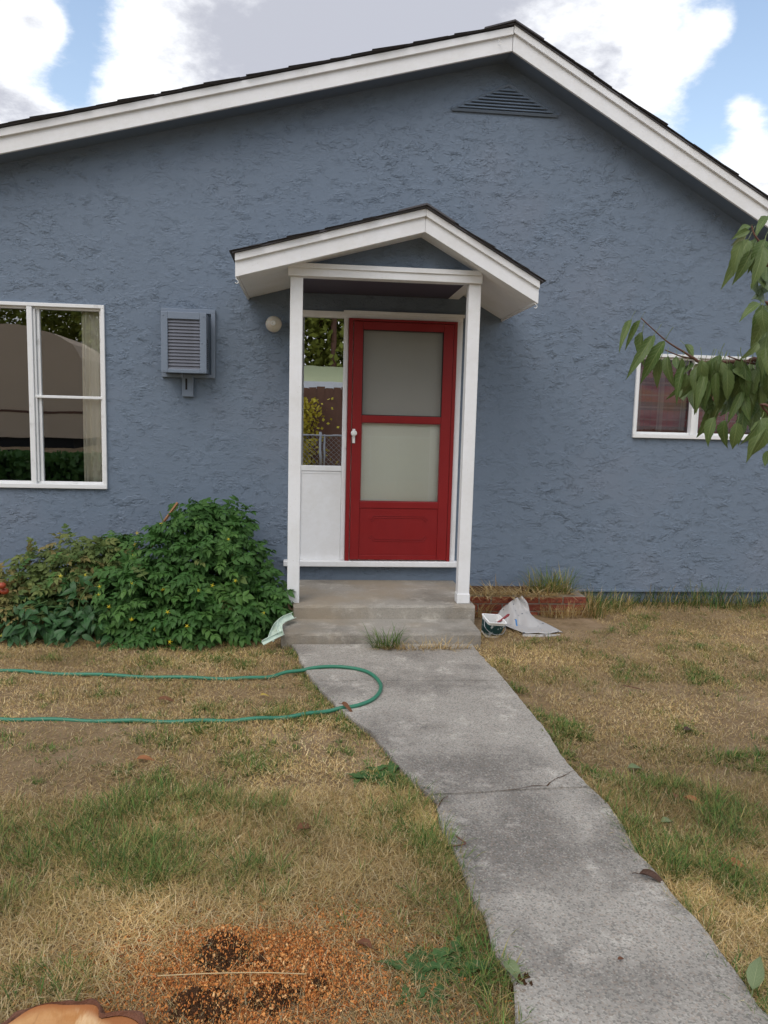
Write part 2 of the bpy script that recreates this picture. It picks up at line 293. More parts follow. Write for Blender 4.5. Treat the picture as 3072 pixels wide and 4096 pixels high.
# ------------------------------------------------------------------ builders
def tag(o, label=None, cat=None, group=None, kind=None):
    for k, v in (('label', label), ('category', cat), ('group', group), ('kind', kind)):
        if v: o[k] = v
    return o
def empty(name, loc, label=None, cat=None, group=None, kind=None):
    o = bpy.data.objects.new(name, None); COL.objects.link(o); o.location = loc; o.empty_display_size = .1
    o['_inv'] = 0; del o['_inv']
    return tag(o, label, cat, group, kind)
def attach(o, parent):
    if parent is None: return o
    o.parent = parent
    if parent.type == 'EMPTY': o.matrix_parent_inverse = parent.matrix_basis.inverted()
    elif parent.data and parent.get('local'): o.matrix_parent_inverse = parent.matrix_basis.inverted()
    return o
def link(name, me, mat=None, parent=None, smooth=False, mtx=None):
    o = bpy.data.objects.new(name, me); COL.objects.link(o)
    if mat is not None and not me.materials: me.materials.append(M[mat] if isinstance(mat, str) else mat)
    if smooth: me.polygons.foreach_set('use_smooth', [True] * len(me.polygons))
    if mtx is not None: o.matrix_basis = mtx
    return attach(o, parent)
def pyd(name, vs, fs, mat=None, parent=None, smooth=False):
    me = bpy.data.meshes.new(name); me.from_pydata([tuple(v) for v in vs], [], fs); me.update()
    return link(name, me, mat, parent, smooth)
class MB:
    def __init__(s): s.bm = bmesh.new()
    def box(s, x0, x1, y0, y1, z0, z1, bev=.0, jit=0):
        r = bmesh.ops.create_cube(s.bm, size=1); vs = r['verts']
        for v in vs: v.co = Vector((x0 + (v.co.x + .5) * (x1 - x0), y0 + (v.co.y + .5) * (y1 - y0), z0 + (v.co.z + .5) * (z1 - z0)))
        if bev: bmesh.ops.bevel(s.bm, geom=list({e for v in vs for e in v.link_edges}), offset=bev, segments=2, affect='EDGES', profile=.5)
        return s
    def prism(s, pts, y0, y1, bev=0):           # polygon in x-z swept along y
        a = [s.bm.verts.new((p[0], y0, p[1])) for p in pts]; b = [s.bm.verts.new((p[0], y1, p[1])) for p in pts]; n = len(pts)
        fs = [s.bm.faces.new(a), s.bm.faces.new(b[::-1])]
        for i in range(n): fs.append(s.bm.faces.new((a[i], b[i], b[(i + 1) % n], a[(i + 1) % n])))
        bmesh.ops.recalc_face_normals(s.bm, faces=fs)
        if bev: bmesh.ops.bevel(s.bm, geom=list({e for f in fs for e in f.edges}), offset=bev, segments=1, affect='EDGES')
        return s
    def slab(s, pts, z0, z1, bev=0):            # polygon in x-y swept along z
        a = [s.bm.verts.new((p[0], p[1], z0)) for p in pts]; b = [s.bm.verts.new((p[0], p[1], z1)) for p in pts]; n = len(pts)
        fs = [s.bm.faces.new(a[::-1]), s.bm.faces.new(b)]
        for i in range(n): fs.append(s.bm.faces.new((a[i], a[(i + 1) % n], b[(i + 1) % n], b[i])))
        bmesh.ops.recalc_face_normals(s.bm, faces=fs)
        if bev: bmesh.ops.bevel(s.bm, geom=[e for e in fs[1].edges], offset=bev, segments=2, affect='EDGES')
        return s
    def tube(s, pts, r, n=6, cap=True):
        pts = [Vector(p) for p in pts]; rs = r if isinstance(r, (list, tuple)) else [r] * len(pts); rings = []
        ref = Vector((.3, .2, 1)).normalized()
        for i, p in enumerate(pts):
            tn = (pts[min(i + 1, len(pts) - 1)] - pts[max(i - 1, 0)]).normalized()
            a = tn.cross(ref)
            if a.length < .05: a = tn.cross(Vector((1, 0, 0)))
            a.normalize(); b = tn.cross(a)
            rings.append([s.bm.verts.new(p + (a * math.cos(2 * math.pi * k / n) + b * math.sin(2 * math.pi * k / n)) * rs[i]) for k in range(n)])
        for i in range(len(rings) - 1):
            for k in range(n): s.bm.faces.new((rings[i][k], rings[i][(k + 1) % n], rings[i + 1][(k + 1) % n], rings[i + 1][k]))
        if cap: s.bm.faces.new(rings[0][::-1]); s.bm.faces.new(rings[-1])
        return s
    def lathe(s, prof, c, axis='Z', n=24):       # profile of (radius, height)
        c = Vector(c); rings = []
        for r, h in prof:
            ring = []
            for k in range(n):
                a = 2 * math.pi * k / n; p = Vector((r * math.cos(a), r * math.sin(a), h))
                if axis == 'Y': p = Vector((p.x, -p.z, p.y))
                ring.append(s.bm.verts.new(c + p))
            rings.append(ring)
        for i in range(len(rings) - 1):
            for k in range(n): s.bm.faces.new((rings[i][k], rings[i][(k + 1) % n], rings[i + 1][(k + 1) % n], rings[i + 1][k]))
        s.bm.faces.new(rings[-1]); s.bm.faces.new(rings[0][::-1])
        return s
    def mesh(s, name):
        bmesh.ops.recalc_face_normals(s.bm, faces=s.bm.faces[:])
        me = bpy.data.meshes.new(name); s.bm.to_mesh(me); s.bm.free(); return me
    def build(s, name, mat, parent=None, smooth=False): return link(name, s.mesh(name), mat, parent, smooth)
def bxo(name, mat, parent, x0, x1, y0, y1, z0, z1, bev=.003): return MB().box(x0, x1, y0, y1, z0, z1, bev).build(name, mat, parent)
def catmull(pts, k=8):
    pts = [Vector(p) for p in pts]; out = []; P = [2 * pts[0] - pts[1]] + pts + [2 * pts[-1] - pts[-2]]
    for i in range(1, len(P) - 2):
        a, b, c, d = P[i - 1:i + 3]
        for j in range(k):
            t = j / k; out.append(.5 * ((2 * b) + (c - a) * t + (2 * a - 5 * b + 4 * c - d) * t * t + (3 * b - a - 3 * c + d) * t ** 3))
    out.append(pts[-1]); return out
def vnoise(x, y, seed=0):                         # smooth value noise for layout decisions
    x = np.asarray(x, float); y = np.asarray(y, float); xi = np.floor(x).astype(np.int64); yi = np.floor(y).astype(np.int64); fx = x - xi; fy = y - yi
    fx = fx * fx * (3 - 2 * fx); fy = fy * fy * (3 - 2 * fy)
    def h(a, b):
        n = (a * 374761393 + b * 668265263 + seed * 1274126177) & 0x7fffffff; n = ((n ^ (n >> 13)) * 1274126177) & 0x7fffffff; return ((n ^ (n >> 16)) & 0xffff) / 65535.0
    return (h(xi, yi) * (1 - fx) + h(xi + 1, yi) * fx) * (1 - fy) + (h(xi, yi + 1) * (1 - fx) + h(xi + 1, yi + 1) * fx) * fy
def ribbons(name, base, length, width, az, lean, curl, col, mat, parent=None, kind=None, short=False):
    # many thin tapering blades in one mesh; col is n x 3
    n = len(base); L = 3 if short else 4; ts = np.array([0, .55, 1.0]) if short else np.array([0, .36, .72, 1.0]); wv = np.array([1, .8, 0.0]) if short else np.array([1, .9, .6, 0.0]); NV = 2 * L - 1; NQ = L - 2
    d = np.stack([np.cos(az), np.sin(az)], 1); sd = np.stack([-d[:, 1], d[:, 0]], 1)
    V = np.zeros((n, NV, 3)); pos = np.array(base, float).copy(); k = 0; ang = lean.copy()
    for i in range(L):
        if i:
            seg = (ts[i] - ts[i - 1]) * length
            pos[:, 0] += d[:, 0] * np.sin(ang) * seg; pos[:, 1] += d[:, 1] * np.sin(ang) * seg; pos[:, 2] += np.cos(ang) * seg
            pos[:, 2] = np.maximum(pos[:, 2], base[:, 2] + .004); ang = ang + curl
        if wv[i] > 0:
            o = sd * (width * wv[i] * .5)[:, None]
            V[:, k, :] = pos; V[:, k, :2] -= o; V[:, k + 1, :] = pos; V[:, k + 1, :2] += o; k += 2
        else: V[:, k, :] = pos; k += 1
    idx = np.arange(n)[:, None] * NV
    q = np.concatenate([idx + 2 * j_ + np.array([0, 1, 3, 2]) for j_ in range(NQ)], 1).reshape(-1); tr = (idx + 2 * NQ + np.array([0, 1, 2])).reshape(-1)
    loops = np.concatenate([q, tr]).astype(np.int32); nq = NQ * n
    starts = np.concatenate([np.arange(nq) * 4, nq * 4 + np.arange(n) * 3]).astype(np.int32)
    me = bpy.data.meshes.new(name); me.vertices.add(n * NV); me.vertices.foreach_set('co', V.reshape(-1).astype(np.float32))
    me.loops.add(len(loops)); me.loops.foreach_set('vertex_index', loops); me.polygons.add(len(starts)); me.polygons.foreach_set('loop_start', starts)
    me.update(calc_edges=True)
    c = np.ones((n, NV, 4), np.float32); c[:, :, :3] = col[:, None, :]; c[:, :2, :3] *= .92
    at = me.color_attributes.new('col', 'FLOAT_COLOR', 'POINT'); at.data.foreach_set('color', c.reshape(-1))
    o = link(name, me, mat, parent)
    if kind: o['kind'] = kind
    return o

# ------------------------------------------------------------------ ground and path
def sheet(name, x0, x1, y0, y1, z, mat, nx=1, ny=1, amp=0, parent=None):
    vs, fs = [], []
    for j in range(ny + 1):
        for i in range(nx + 1):
            x = x0 + (x1 - x0) * i / nx; y = y0 + (y1 - y0) * j / ny
            vs.append((x, y, z + (amp * (float(vnoise(x * 2.3, y * 2.3, 3)) + .5 * float(vnoise(x * 7, y * 7, 5)) - .75) if amp else 0)))
    for j in range(ny):
        for i in range(nx): a = j * (nx + 1) + i; fs.append((a, a + 1, a + nx + 2, a + nx + 1))
    return pyd(name, vs, fs, mat, parent, True)
tag(sheet('ground', -600, 600, -600, 600, -.045, 'soil'), kind='structure')
lawn = tag(sheet('lawn', -7, 7, -9, .3, .0, 'soil', 110, 80, .03), kind='structure')

PL = [(638, 1400), (668, 1460), (730, 1530), (800, 1580), (850, 1640), (895, 1690), (940, 1730), (955, 1790), (985, 1850), (1010, 1910), (1045, 1975), (1060, 2040), (1098, 2090), (1122, 2140), (1113, 2180), (1118, 2212)]
PR = [(1035, 1412), (1075, 1450), (1110, 1490), (1150, 1540), (1190, 1590), (1220, 1640), (1245, 1668), (1265, 1690), (1330, 1750), (1350, 1790), (1370, 1830), (1420, 1880), (1470, 1950), (1520, 2000), (1560, 2060), (1600, 2110), (1625, 2160), (1659, 2190)]
ZP = .035
pl = [GP(u, v, ZP).xy for u, v in PL]; pr = [GP(u, v, ZP).xy for u, v in PR]
pl = [Vector((pl[0].x - .05, -1.29))] + pl + [Vector((.62, -5.2)), Vector((.70, -6.2)), Vector((.85, -8.9))]
pr = [Vector((pr[0].x + .0, -1.29))] + pr + [Vector((1.33, -5.2)), Vector((1.45, -6.2)), Vector((1.60, -8.9))]
def edge_x(E, y):
    E = sorted(E, key=lambda p: p.y)
    return np.interp(y, [p.y for p in E], [p.x for p in E])
def path_slab(lt, rt_, lb, rb):          # y of the left/right top and left/right bottom corners; worn edges between
    L, R = [], []
    for k in range(41):
        w = k / 40; yl = lt + (lb - lt) * w; yr = rt_ + (rb - rt_) * w
        j = .014 * (vnoise(yl * 9, 1.5, 2) - .5) + .012 * (vnoise(yl * 31, 2.5, 4) - .5); j2 = .014 * (vnoise(yr * 9, 7.5, 8) - .5) + .012 * (vnoise(yr * 31, 4.5, 6) - .5)
        L.append(Vector((float(edge_x(pl, yl)) + float(j), yl))); R.append(Vector((float(edge_x(pr, yr)) + float(j2), yr)))
    def joint(A, B, sd): return [A.lerp(B, q / 12) + Vector((0, .012 * (float(vnoise(q * .9, sd, 3)) - .5))) for q in range(1, 12)]
    return L + joint(L[-1], R[-1], round(lb, 1)) + R[::-1] + joint(L[0], R[0], round(lt, 1))[::-1]
path = empty('path', (.6, -3, 0), kind='structure')
jy1 = GP(780, 1470, ZP).y; jy2l = GP(945, 1716, ZP).y; jy2r = GP(1235, 1700, ZP).y
for (a, b, c, d, dz) in ((-1.32, -1.32, jy1, jy1 - .02, 0), (jy1 - .002, jy1 - .022, jy2l, jy2r, .001), (jy2l - .003, jy2r - .003, -6.4, -6.4, -.001), (-6.41, -6.41, -8.9, -8.9, 0)):
    MB().slab(path_slab(a, b, c, d), -.03, ZP + dz, .004).build('slab', 'path', path)
def inpath(x, y, g=0.0):
    E1 = sorted(pl, key=lambda p: p.y); E2 = sorted(pr, key=lambda p: p.y)
    xl = np.interp(y, [p.y for p in E1], [p.x for p in E1]); xr = np.interp(y, [p.y for p in E2], [p.x for p in E2])
    return (x > xl - g) & (x < xr + g) & (y < -1.27), xl, xr
def crack(name, pts, w, label):
    P3 = catmull([GP(u, v, ZP + .0045) for u, v in pts], 5); vs = []; fs = []
    for i, p in enumerate(P3):
        tn = (P3[min(i + 1, len(P3) - 1)] - P3[max(0, i - 1)]).normalized(); nn = Vector((-tn.y, tn.x, 0)); ww = w * (.5 + rnd.random()) * (1 - .7 * i / len(P3)); jj = nn * (.006 * (rnd.random() - .5))
        vs += [p + jj + nn * ww, p + jj - nn * ww]
    for i in range(len(P3) - 1): fs.append((2 * i, 2 * i + 1, 2 * i + 3, 2 * i + 2))
    o = pyd(name, vs, fs, 'dirt', path); return o
crack('crack', [(1180, 1697), (1195, 1685), (1215, 1676), (1245, 1661)], .003, '')
crack('crack', [(946, 1742), (955, 1728), (968, 1718)], .0025, '')
crack('crack', [(1180, 1697), (1150, 1697), (1100, 1706), (1050, 1711)], .002, '')

# ------------------------------------------------------------------ house
house = empty('house', (1.5, 2, 0), 'blue stucco house with white gable trim, red door and small gabled porch', 'house')
OV = .22
apB, apT = U(1107, 110, -OV), U(1107, 55, -OV)
l0B, rB = U(0, 332, -OV), U(1659, 490, -OV)
l0T, rT = U(0, 280, -OV), U(1659, 438, -OV)
sL = (apB.z - l0B.z) / (apB.x - l0B.x); sR = (apB.z - rB.z) / (rB.x - apB.x)
AX, AZ = apB.x, apB.z
XL, XR = -5.3, 4.75
def under(x): return AZ - sL * (AX - x) if x < AX else AZ - sR * (x - AX)
# openings in the gable wall
wTR, wBR = U(227.3, 660), U(231.4, 1056)
WX1, WZ0, WZ1 = (wTR.x + wBR.x) / 2, wBR.z, wTR.z; WX0 = WX1 - 2.15
RWX0 = (U(1379, 763).x + U(1362, 945).x) / 2; RWZ1 = U(1379, 763).z; RWZ0 = U(1362, 945).z; RWX1 = RWX0 + 1.2
DX0, DX1 = U(757, 690).x - .012, U(987, 697).x; DX0b = DX0; DZ1 = U(870, 692).z; DZ0 = U(870, 1210).z
EX0 = U(628, 1000).x; EX1 = U(1000, 690).x; EZ1 = U(830, 677).z; EZ0 = U(800, 1217).z
Z0 = U(1450, 1277).z
ops = [(WX0, WX1, WZ0, WZ1), (RWX0, RWX1, RWZ0, RWZ1), (EX0, EX1, EZ0, EZ1)]
xs = sorted({XL, XR, *[o[0] for o in ops], *[o[1] for o in ops]}); zs = sorted({Z0, *[o[2] for o in ops], *[o[3] for o in ops]})
vs, fs = [], []
def quad(*p): i = len(vs); vs.extend(p); fs.append(tuple(range(i, i + len(p))))
for a, b in zip(xs, xs[1:]):
    for c, d in zip(zs, zs[1:]):
        if any(o[0] <= (a + b) / 2 <= o[1] and o[2] <= (c + d) / 2 <= o[3] for o in ops): continue
        quad((a, 0, c), (b, 0, c), (b, 0, d), (a, 0, d))
zt = zs[-1]
quad((XL, 0, zt), (XR, 0, zt), (XR, 0, under(XR) + .02), (AX, 0, AZ + .02), (XL, 0, under(XL) + .02))
for (a, b, c, d) in ops:       # reveals
    y = .14
    quad((a, 0, c), (a, 0, d), (a, y, d), (a, y, c)); quad((b, 0, c), (b, y, c), (b, y, d), (b, 0, d)); quad((a, 0, c), (a, y, c), (b, y, c), (b, 0, c)); quad((a, 0, d), (b, 0, d), (b, y, d), (a, y, d))
quad((XL, 0, Z0), (XL, .04, Z0), (XR, .04, Z0), (XR, 0, Z0))
for x in (XL, XR): quad((x, 0, Z0), (x, 9, Z0), (x, 9, under(x) + .02), (x, 0, under(x) + .02))
quad((XL, 9, Z0), (XR, 9, Z0), (XR, 9, under(XR)), (AX, 9, AZ), (XL, 9, under(XL)))
pyd('wall', vs, fs, 'stucco', house)
bxo('foundation', 'blue', house, XL + .03, XR - .03, .022, 8.97, -.1, Z0 + .03, 0)
bxo('drip_edge', 'blue', house, XL, XR, -.012, .01, Z0 - .006, Z0 + .012, .002)
# soffits, fascia, roof
TH = apT.z - apB.z
hL = l0T.z - l0B.z; hR = rT.z - rB.z
def slope_piece(name, mat, parent, x0, x1, lo, hi, y0, y1, bev=.002):   # a board following the rake, lo/hi measured up from the rake's lower edge
    return MB().prism([(x0, under(x0) + lo), (x1, under(x1) + lo), (x1, under(x1) + hi), (x0, under(x0) + hi)], y0, y1, bev).build(name, mat, parent)
ERL, ERR = XL - .5, XR + .5
slope_piece('soffit', 'blue', house, ERL, AX - .001, .012, .03, -OV + .02, 9.4, 0); slope_piece('soffit', 'blue', house, AX + .001, ERR, .012, .03, -OV + .02, 9.4, 0)
for (a, b, hh) in ((ERL, AX - .002, hL), (AX + .002, ERR, hR)):
    fb = slope_piece('fascia_board', 'white', house, a, b, 0, hh * .70, -OV, -OV + .022)
    slope_piece('trim_strip', 'white', fb, a, b, hh * .66, hh * .985, -OV - .022, -OV - .001)
hkp = U(1078, 84, -OV - .024)
def hook(p, parent, s=1):
    pts = [p + Vector((0, .0, .0)), p + Vector((0, -.002, -.012 * s)), p + Vector((.010, -.002, -.022 * s)), p + Vector((.016, -.002, -.034 * s)), p + Vector((.006, -.002, -.046 * s)), p + Vector((-.006, -.002, -.040 * s))]
    MB().tube(catmull(pts, 4), .0028, 5).build('hook', 'plast_white', parent, True)
hook(hkp, house)
roofL = MB(); 
roofL.prism([(ERL, under(ERL) + hL), (AX, under(AX) + (hL + hR) / 2), (ERR, under(ERR) + hR), (ERR, under(ERR) + hR + .012), (AX, AZ + (hL + hR) / 2 + .012), (ERL, under(ERL) + hL + .012)], -OV - .03, 9.45)
roof = roofL.build('roof', 'shingle', house)
def shingle_row(parent, x_start, x_end, basez, slope, y_front, depth, step=.16, th=.003):
    # overlapping courses laid from the eave up; each keeps its own slightly uneven edge at the rake
    sgn = 1 if x_end > x_start else -1; n = int(abs(x_end - x_start) / step); ln = step * 1.75
    base = bpy.data.meshes.new('shingle')
    variants = []
    for k in range(4):
        r = random.Random(k); c = math.hypot(1, slope)
        mb = MB(); f0 = [(-.002, .0045), (ln, .0005), (ln, .0025), (0, .0045 + th)]
        mb.prism([(sgn * a, b) for a, b in f0], 0, depth); me = mb.mesh('shingle')
        for v in me.vertices:
            if v.co.y < .01: v.co.y += r.uniform(-.01, .012)
            v.co.z += r.uniform(-.0015, .0025)
        me.materials.append(M['shingle']); variants.append(me)
    ang = math.atan(slope)
    for i in range(n + 1):
        x = x_start + sgn * i * step; z = basez(x)
        mt = Matrix.Translation((x, y_front + rnd.uniform(-.008, .008), z + .001)) @ Matrix.Rotation(-ang * sgn + rnd.uniform(-.004, .004), 4, 'Y')
        link('shingle', variants[i % 4], None, parent, mtx=mt)
shingle_row(roof, ERL, AX - .24, lambda x: under(x) + hL + .012, sL, -OV - .045, .34)
shingle_row(roof, ERR, AX + .24, lambda x: under(x) + hR + .012, sR, -OV - .045, .34)
MB().prism([(AX - .24, under(AX - .24) + hL + .014), (AX, AZ + (hL + hR) / 2 + .016), (AX + .24, under(AX + .24) + hR + .014), (AX + .24, under(AX + .24) + hR + .025), (AX, AZ + (hL + hR) / 2 + .028), (AX - .24, under(AX - .24) + hL + .025)], -OV - .05, 9.4).build('ridge_cap', 'shingle', roof)
# gable vent
vl, vt_, vr = U(975, 241), U(1098, 184), U(1203, 247)
vz = (vl.z + vr.z) / 2; vt_.z = min(vt_.z, under(vt_.x) - .02)
vent = MB().prism([(vl.x, vz), (vr.x, vz), (vt_.x, vt_.z)], -.006, .02).build('gable_vent', 'blue', house)
for (a, b) in (((vl.x, vz), (vt_.x, vt_.z)), ((vr.x, vz), (vt_.x, vt_.z)), ((vl.x, vz), (vr.x, vz))):
    A, B = Vector((a[0], -.012, a[1])), Vector((b[0], -.012, b[1])); MB().tube([A, B], .014, 4).build('vent_edge', 'blue', vent)
NS = 8
for k in range(NS):
    f0 = (k + .15) / NS; z = vz + .012 + (vt_.z - vz - .02) * f0; f1 = f0 + .75 / NS
    xa = vl.x + (vt_.x - vl.x) * f1 + .012; xb = vr.x + (vt_.x - vr.x) * f1 - .012; dz = (vt_.z - vz) / NS
    if xb - xa < .03: break
    pyd('slat', [(xa - .02, -.030, z), (xb + .02, -.030, z), (xb, -.004, z + dz * 1.0), (xa, -.004, z + dz * 1.0), (xa - .02, -.024, z - .003), (xb + .02, -.024, z - .003)],
        [(0, 1, 2, 3), (4, 5, 1, 0), (3, 2, 5, 4)], 'blue', vent)

# windows
def window(x0, x1, z0, z1, bars_v, bars_h, gl, deep=.05):
    m = .028
    fr = MB()
    fr.box(x0, x1, -.022, .06, z1 - m, z1, .003).box(x0, x1, -.030, .06, z0, z0 + m * 1.25, .003).box(x0, x0 + m, -.021, .06, z0 + m * 1.25, z1 - m, .003).box(x1 - m, x1, -.021, .06, z0 + m * 1.25, z1 - m, .003)
    w = fr.build('window', 'alum', house)
    i = .018; y0, y1 = .012, .062
    MB().box(x0 + m, x1 - m, y0, y1, z1 - m - i, z1 - m - .001, .002).box(x0 + m, x1 - m, y0, y1, z0 + m * 1.25, z0 + m * 1.25 + i, .002).box(x1 - m - i, x1 - m - .001, y0, y1, z0 + m * 1.25 + i, z1 - m - i, .002).box(x0 + m, x0 + m + i, y0, y1, z0 + m * 1.25 + i, z1 - m - i, .002).build('inner_track', 'alum', w)
    xb = [x0 + m] + [b for b in bars_v] + [x1 - m]
    for b in bars_v:
        bxo('mullion', 'alum', w, b - .026, b + .016, -.018, .058, z0 + m * 1.25, z1 - m, .004)
        MB().box(b + .018, b + .034, .0, .05, z0 + m * 1.25 + i, z1 - m - i, .002).box(b + .038, b + .060, .022, .06, z0 + m * 1.25 + i, z1 - m - i, .002).build('sash_stile', 'alum', w)
    for (a, b, z) in bars_h: bxo('glazing_bar', 'alum', w, a, b, -.004, .034, z - .011, z + .011, .003)
    for a, b in zip(xb, xb[1:]):
        pyd('pane', [(a, .040, z0 + m), (b, .040, z0 + m), (b, .040, z1 - m), (a, .040, z1 - m)], [(0, 1, 2, 3)], gl, w)
    return w
mx = U(71, 860).x
window(WX0, WX1, WZ0, WZ1, [mx], [(mx + .016, WX1 - .028, U(150, 858).z)], 'glass')
rx = U(1498, 895).x
window(RWX0, RWX1, RWZ0, RWZ1, [rx], [], 'glass_plaid')
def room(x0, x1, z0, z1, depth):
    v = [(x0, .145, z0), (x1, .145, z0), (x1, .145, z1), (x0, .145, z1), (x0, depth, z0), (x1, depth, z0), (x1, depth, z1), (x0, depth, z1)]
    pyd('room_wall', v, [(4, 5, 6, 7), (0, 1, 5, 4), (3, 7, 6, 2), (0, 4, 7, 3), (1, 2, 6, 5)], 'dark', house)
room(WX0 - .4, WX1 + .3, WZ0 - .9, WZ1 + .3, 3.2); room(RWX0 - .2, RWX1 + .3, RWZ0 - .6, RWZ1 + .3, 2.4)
def curtain(name, x0, x1, z0, z1, y, mat, folds, amp, flare, label, cat):
    vs, fs = [], []; nx, nz = 60, 14
    for j in range(nz + 1):
        w = j / nz; z = z1 + (z0 - z1) * w
        for i in range(nx + 1):
            s = i / nx; xl = x0 + flare * (math.sin(min(1, w * 2.2) * math.pi / 2) - 1) * -.6
            x = xl + (x1 - xl) * s; vs.append((x, y + amp * math.sin(s * folds * 2 * math.pi + .5 * math.sin(w * 2)) * (.6 + .4 * math.sin(s * 9)) + .008 * math.sin(w * 6 + s * 5), z))
    for j in range(nz):
        for i in range(nx): a = j * (nx + 1) + i; fs.append((a, a + 1, a + nx + 2, a + nx + 1))
    o = pyd(name, vs, fs, mat, None, True); s = o.modifiers.new('s', 'SOLIDIFY'); s.thickness = .003
    return tag(o, label, cat)
curtain('curtain', U(178, 860, .1).x, WX1 - .01, WZ0 + .002, WZ1 - .002, .105, 'cream', 4.2, .022, .01, 'cream curtain hanging at the right side inside the large left window', 'curtain')
curtain('plaid_curtain', RWX0 - .05, RWX1 + .05, RWZ0 - .1, RWZ1 + .1, .16, 'plaid', 5, .02, 0, 'red and brown plaid cloth hanging inside the window behind the branch', 'curtain')

# entry: frame, sidelight, panel, sill
FY = -.022
ent = MB()
ent.box(EX0, EX1, FY, .10, DZ1, EZ1, .004).box(EX0, U(652, 900).x - .0, FY, .10, EZ0 + .032, DZ1, .004).box(DX0 - .040, DX0 - .002, FY, .10, EZ0 + .032, DZ1, .004).box(DX1 + .002, EX1, FY, .10, EZ0 + .032, DZ1, .004)
entry = ent.build('entry_frame', 'white', house)
bxo('head_trim', 'white', entry, DX0 - .045, EX1 + .01, FY - .014, FY - .001, EZ1 - .018, EZ1 + .010, .002)
SX0, SX1 = U(652, 900).x - .04, DX0 - .040
SZ0, SZ1 = U(700, 1006).z, U(700, 690).z
pyd('sidelight_pane', [(SX0, .012, SZ0), (SX1 + .002, .012, SZ0), (SX1 + .002, .012, SZ1 + .02), (SX0, .012, SZ1 + .02)], [(0, 1, 2, 3)], 'glass_side', entry)
bxo('sidelight_sill', 'white', entry, SX0, SX1 - .001, FY + .003, .09, SZ0 - .045, SZ0, .004)
bxo('lower_panel', 'white', entry, SX0, SX1 - .001, FY + .012, .09, EZ0 + .03, SZ0 - .047, .002)
bxo('panel_bead', 'white', entry, SX0 + .02, SX1 - .004, FY + .008, FY + .0115, SZ0 - .066, SZ0 - .050, .001)
sill_l, sill_r = U(612, 1216, -.07).x, U(987, 1218, -.07).x
bxo('door_sill', 'white', entry, sill_l, sill_r + .01, -.075, .10, EZ0 - .018, EZ0 + .03, .006)
bxo('strike_plate', 'plast_white', entry, DX0 - .018, DX0 - .004, FY - .012, FY - .001, U(747, 960).z - .03, U(747, 960).z + .06, .002)
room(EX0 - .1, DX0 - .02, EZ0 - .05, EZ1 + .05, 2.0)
# storm door
dz0 = EZ0 + .034
pT1, pT0 = U(866, 716).z, U(866, 899).z; pB1, pB0 = U(866, 914).z, U(866, 1083).z; pX0, pX1 = U(782, 810).x, U(954, 810).x; kz1 = U(866, 1100).z
YD0, YD1 = -.055, -.022 - .002
zb = MB().box(DX0, DX0 + .035, YD0 + .006, YD1, dz0 - .004, DZ1 - .002, .002).box(DX1 - .030, DX1, YD0 + .006, YD1, dz0 - .004, DZ1 - .002, .002).box(DX0 + .035, DX1 - .030, YD0 + .006, YD1, DZ1 - .022, DZ1 - .002, .002)
door = zb.build('storm_door', 'red', house)
dx0, dx1, dzt = DX0 + .041, DX1 - .033, DZ1 - .026
bxo('stile', 'red', door, dx0, pX0, YD0, YD1, dz0 + .008, dzt, .004); bxo('stile', 'red', door, pX1, dx1, YD0, YD1, dz0 + .008, dzt, .004)
for (a, b) in ((pT1, dzt), (pB1, pT0), (kz1 + .012, pB0)): bxo('rail', 'red', door, pX0 + .0005, pX1 - .0005, YD0 + .002, YD1, a, b, .004)
bxo('kick_panel', 'red', door, pX0 + .0005, pX1 - .0005, YD0 + .008, YD1, dz0 + .05, kz1 + .010, .002); bxo('rail', 'red', door, pX0 + .0005, pX1 - .0005, YD0 + .002, YD1, dz0 + .008, dz0 + .0495, .004)
pyd('screen', [(pX0, -.034, pT0), (pX1, -.034, pT0), (pX1, -.034, pT1), (pX0, -.034, pT1)], [(0, 1, 2, 3)], 'screen', door)
pyd('pane', [(pX0, -.036, pB0), (pX1, -.036, pB0), (pX1, -.036, pB1), (pX0, -.036, pB1)], [(0, 1, 2, 3)], 'glass_door', door)
gk = .006
for (a, b) in ((pT0, pT1), (pB0, pB1)):
    MB().box(pX0, pX0 + gk, -.046, -.03, a, b).box(pX1 - gk, pX1, -.046, -.03, a, b).box(pX0 + gk, pX1 - gk, -.046, -.03, b - gk, b).box(pX0 + gk, pX1 - gk, -.046, -.03, a, a + gk).build('gasket', 'black' if a == pT0 else 'brush_red', door)
# raised moulding on the kick panel: long bars with notched corners
kzb, kzt = dz0 + .05, kz1 + .010; kw = pX1 - pX0
ma, mb_ = kzb + (kzt - kzb) * .30, kzb + (kzt - kzb) * .84
for z, sg in ((mb_, 1), (ma, -1)):
    for q, ins in ((0, .0), (.016, .012)):
        xa, xb = pX0 + kw * .13 + ins, pX1 - kw * .13 - ins; zz = z - sg * q; yk = YD0 + .007
        P_ = [(xa, yk, zz - sg * .032), (xa + .018, yk, zz - sg * .024), (xa + .028, yk, zz - sg * .004), (xa + .04, yk, zz), (xb - .04, yk, zz), (xb - .028, yk, zz - sg * .004), (xb - .018, yk, zz - sg * .024), (xb, yk, zz - sg * .032)]
        MB().tube(P_, .0035, 6).build('moulding', 'red', door, True)
hp = U(764, 938, YD0)
hd = MB().box(hp.x - .012, hp.x + .012, YD0 - .012, YD0 - .0005, hp.z - .075, hp.z + .045, .003).build('handle', 'plast_white', door)
MB().lathe([(.010, 0), (.012, .014), (.024, .020), (.026, .030), (.020, .037), (.006, .039)], (hp.x, YD0 - .012, hp.z + .010), 'Y', 20).build('push_button', 'plast_white', hd, True)
bxo('inner_door', 'inner', house, DX0 - .001, DX1 + .001, .0, .03, EZ0 + .03, DZ1, .002)
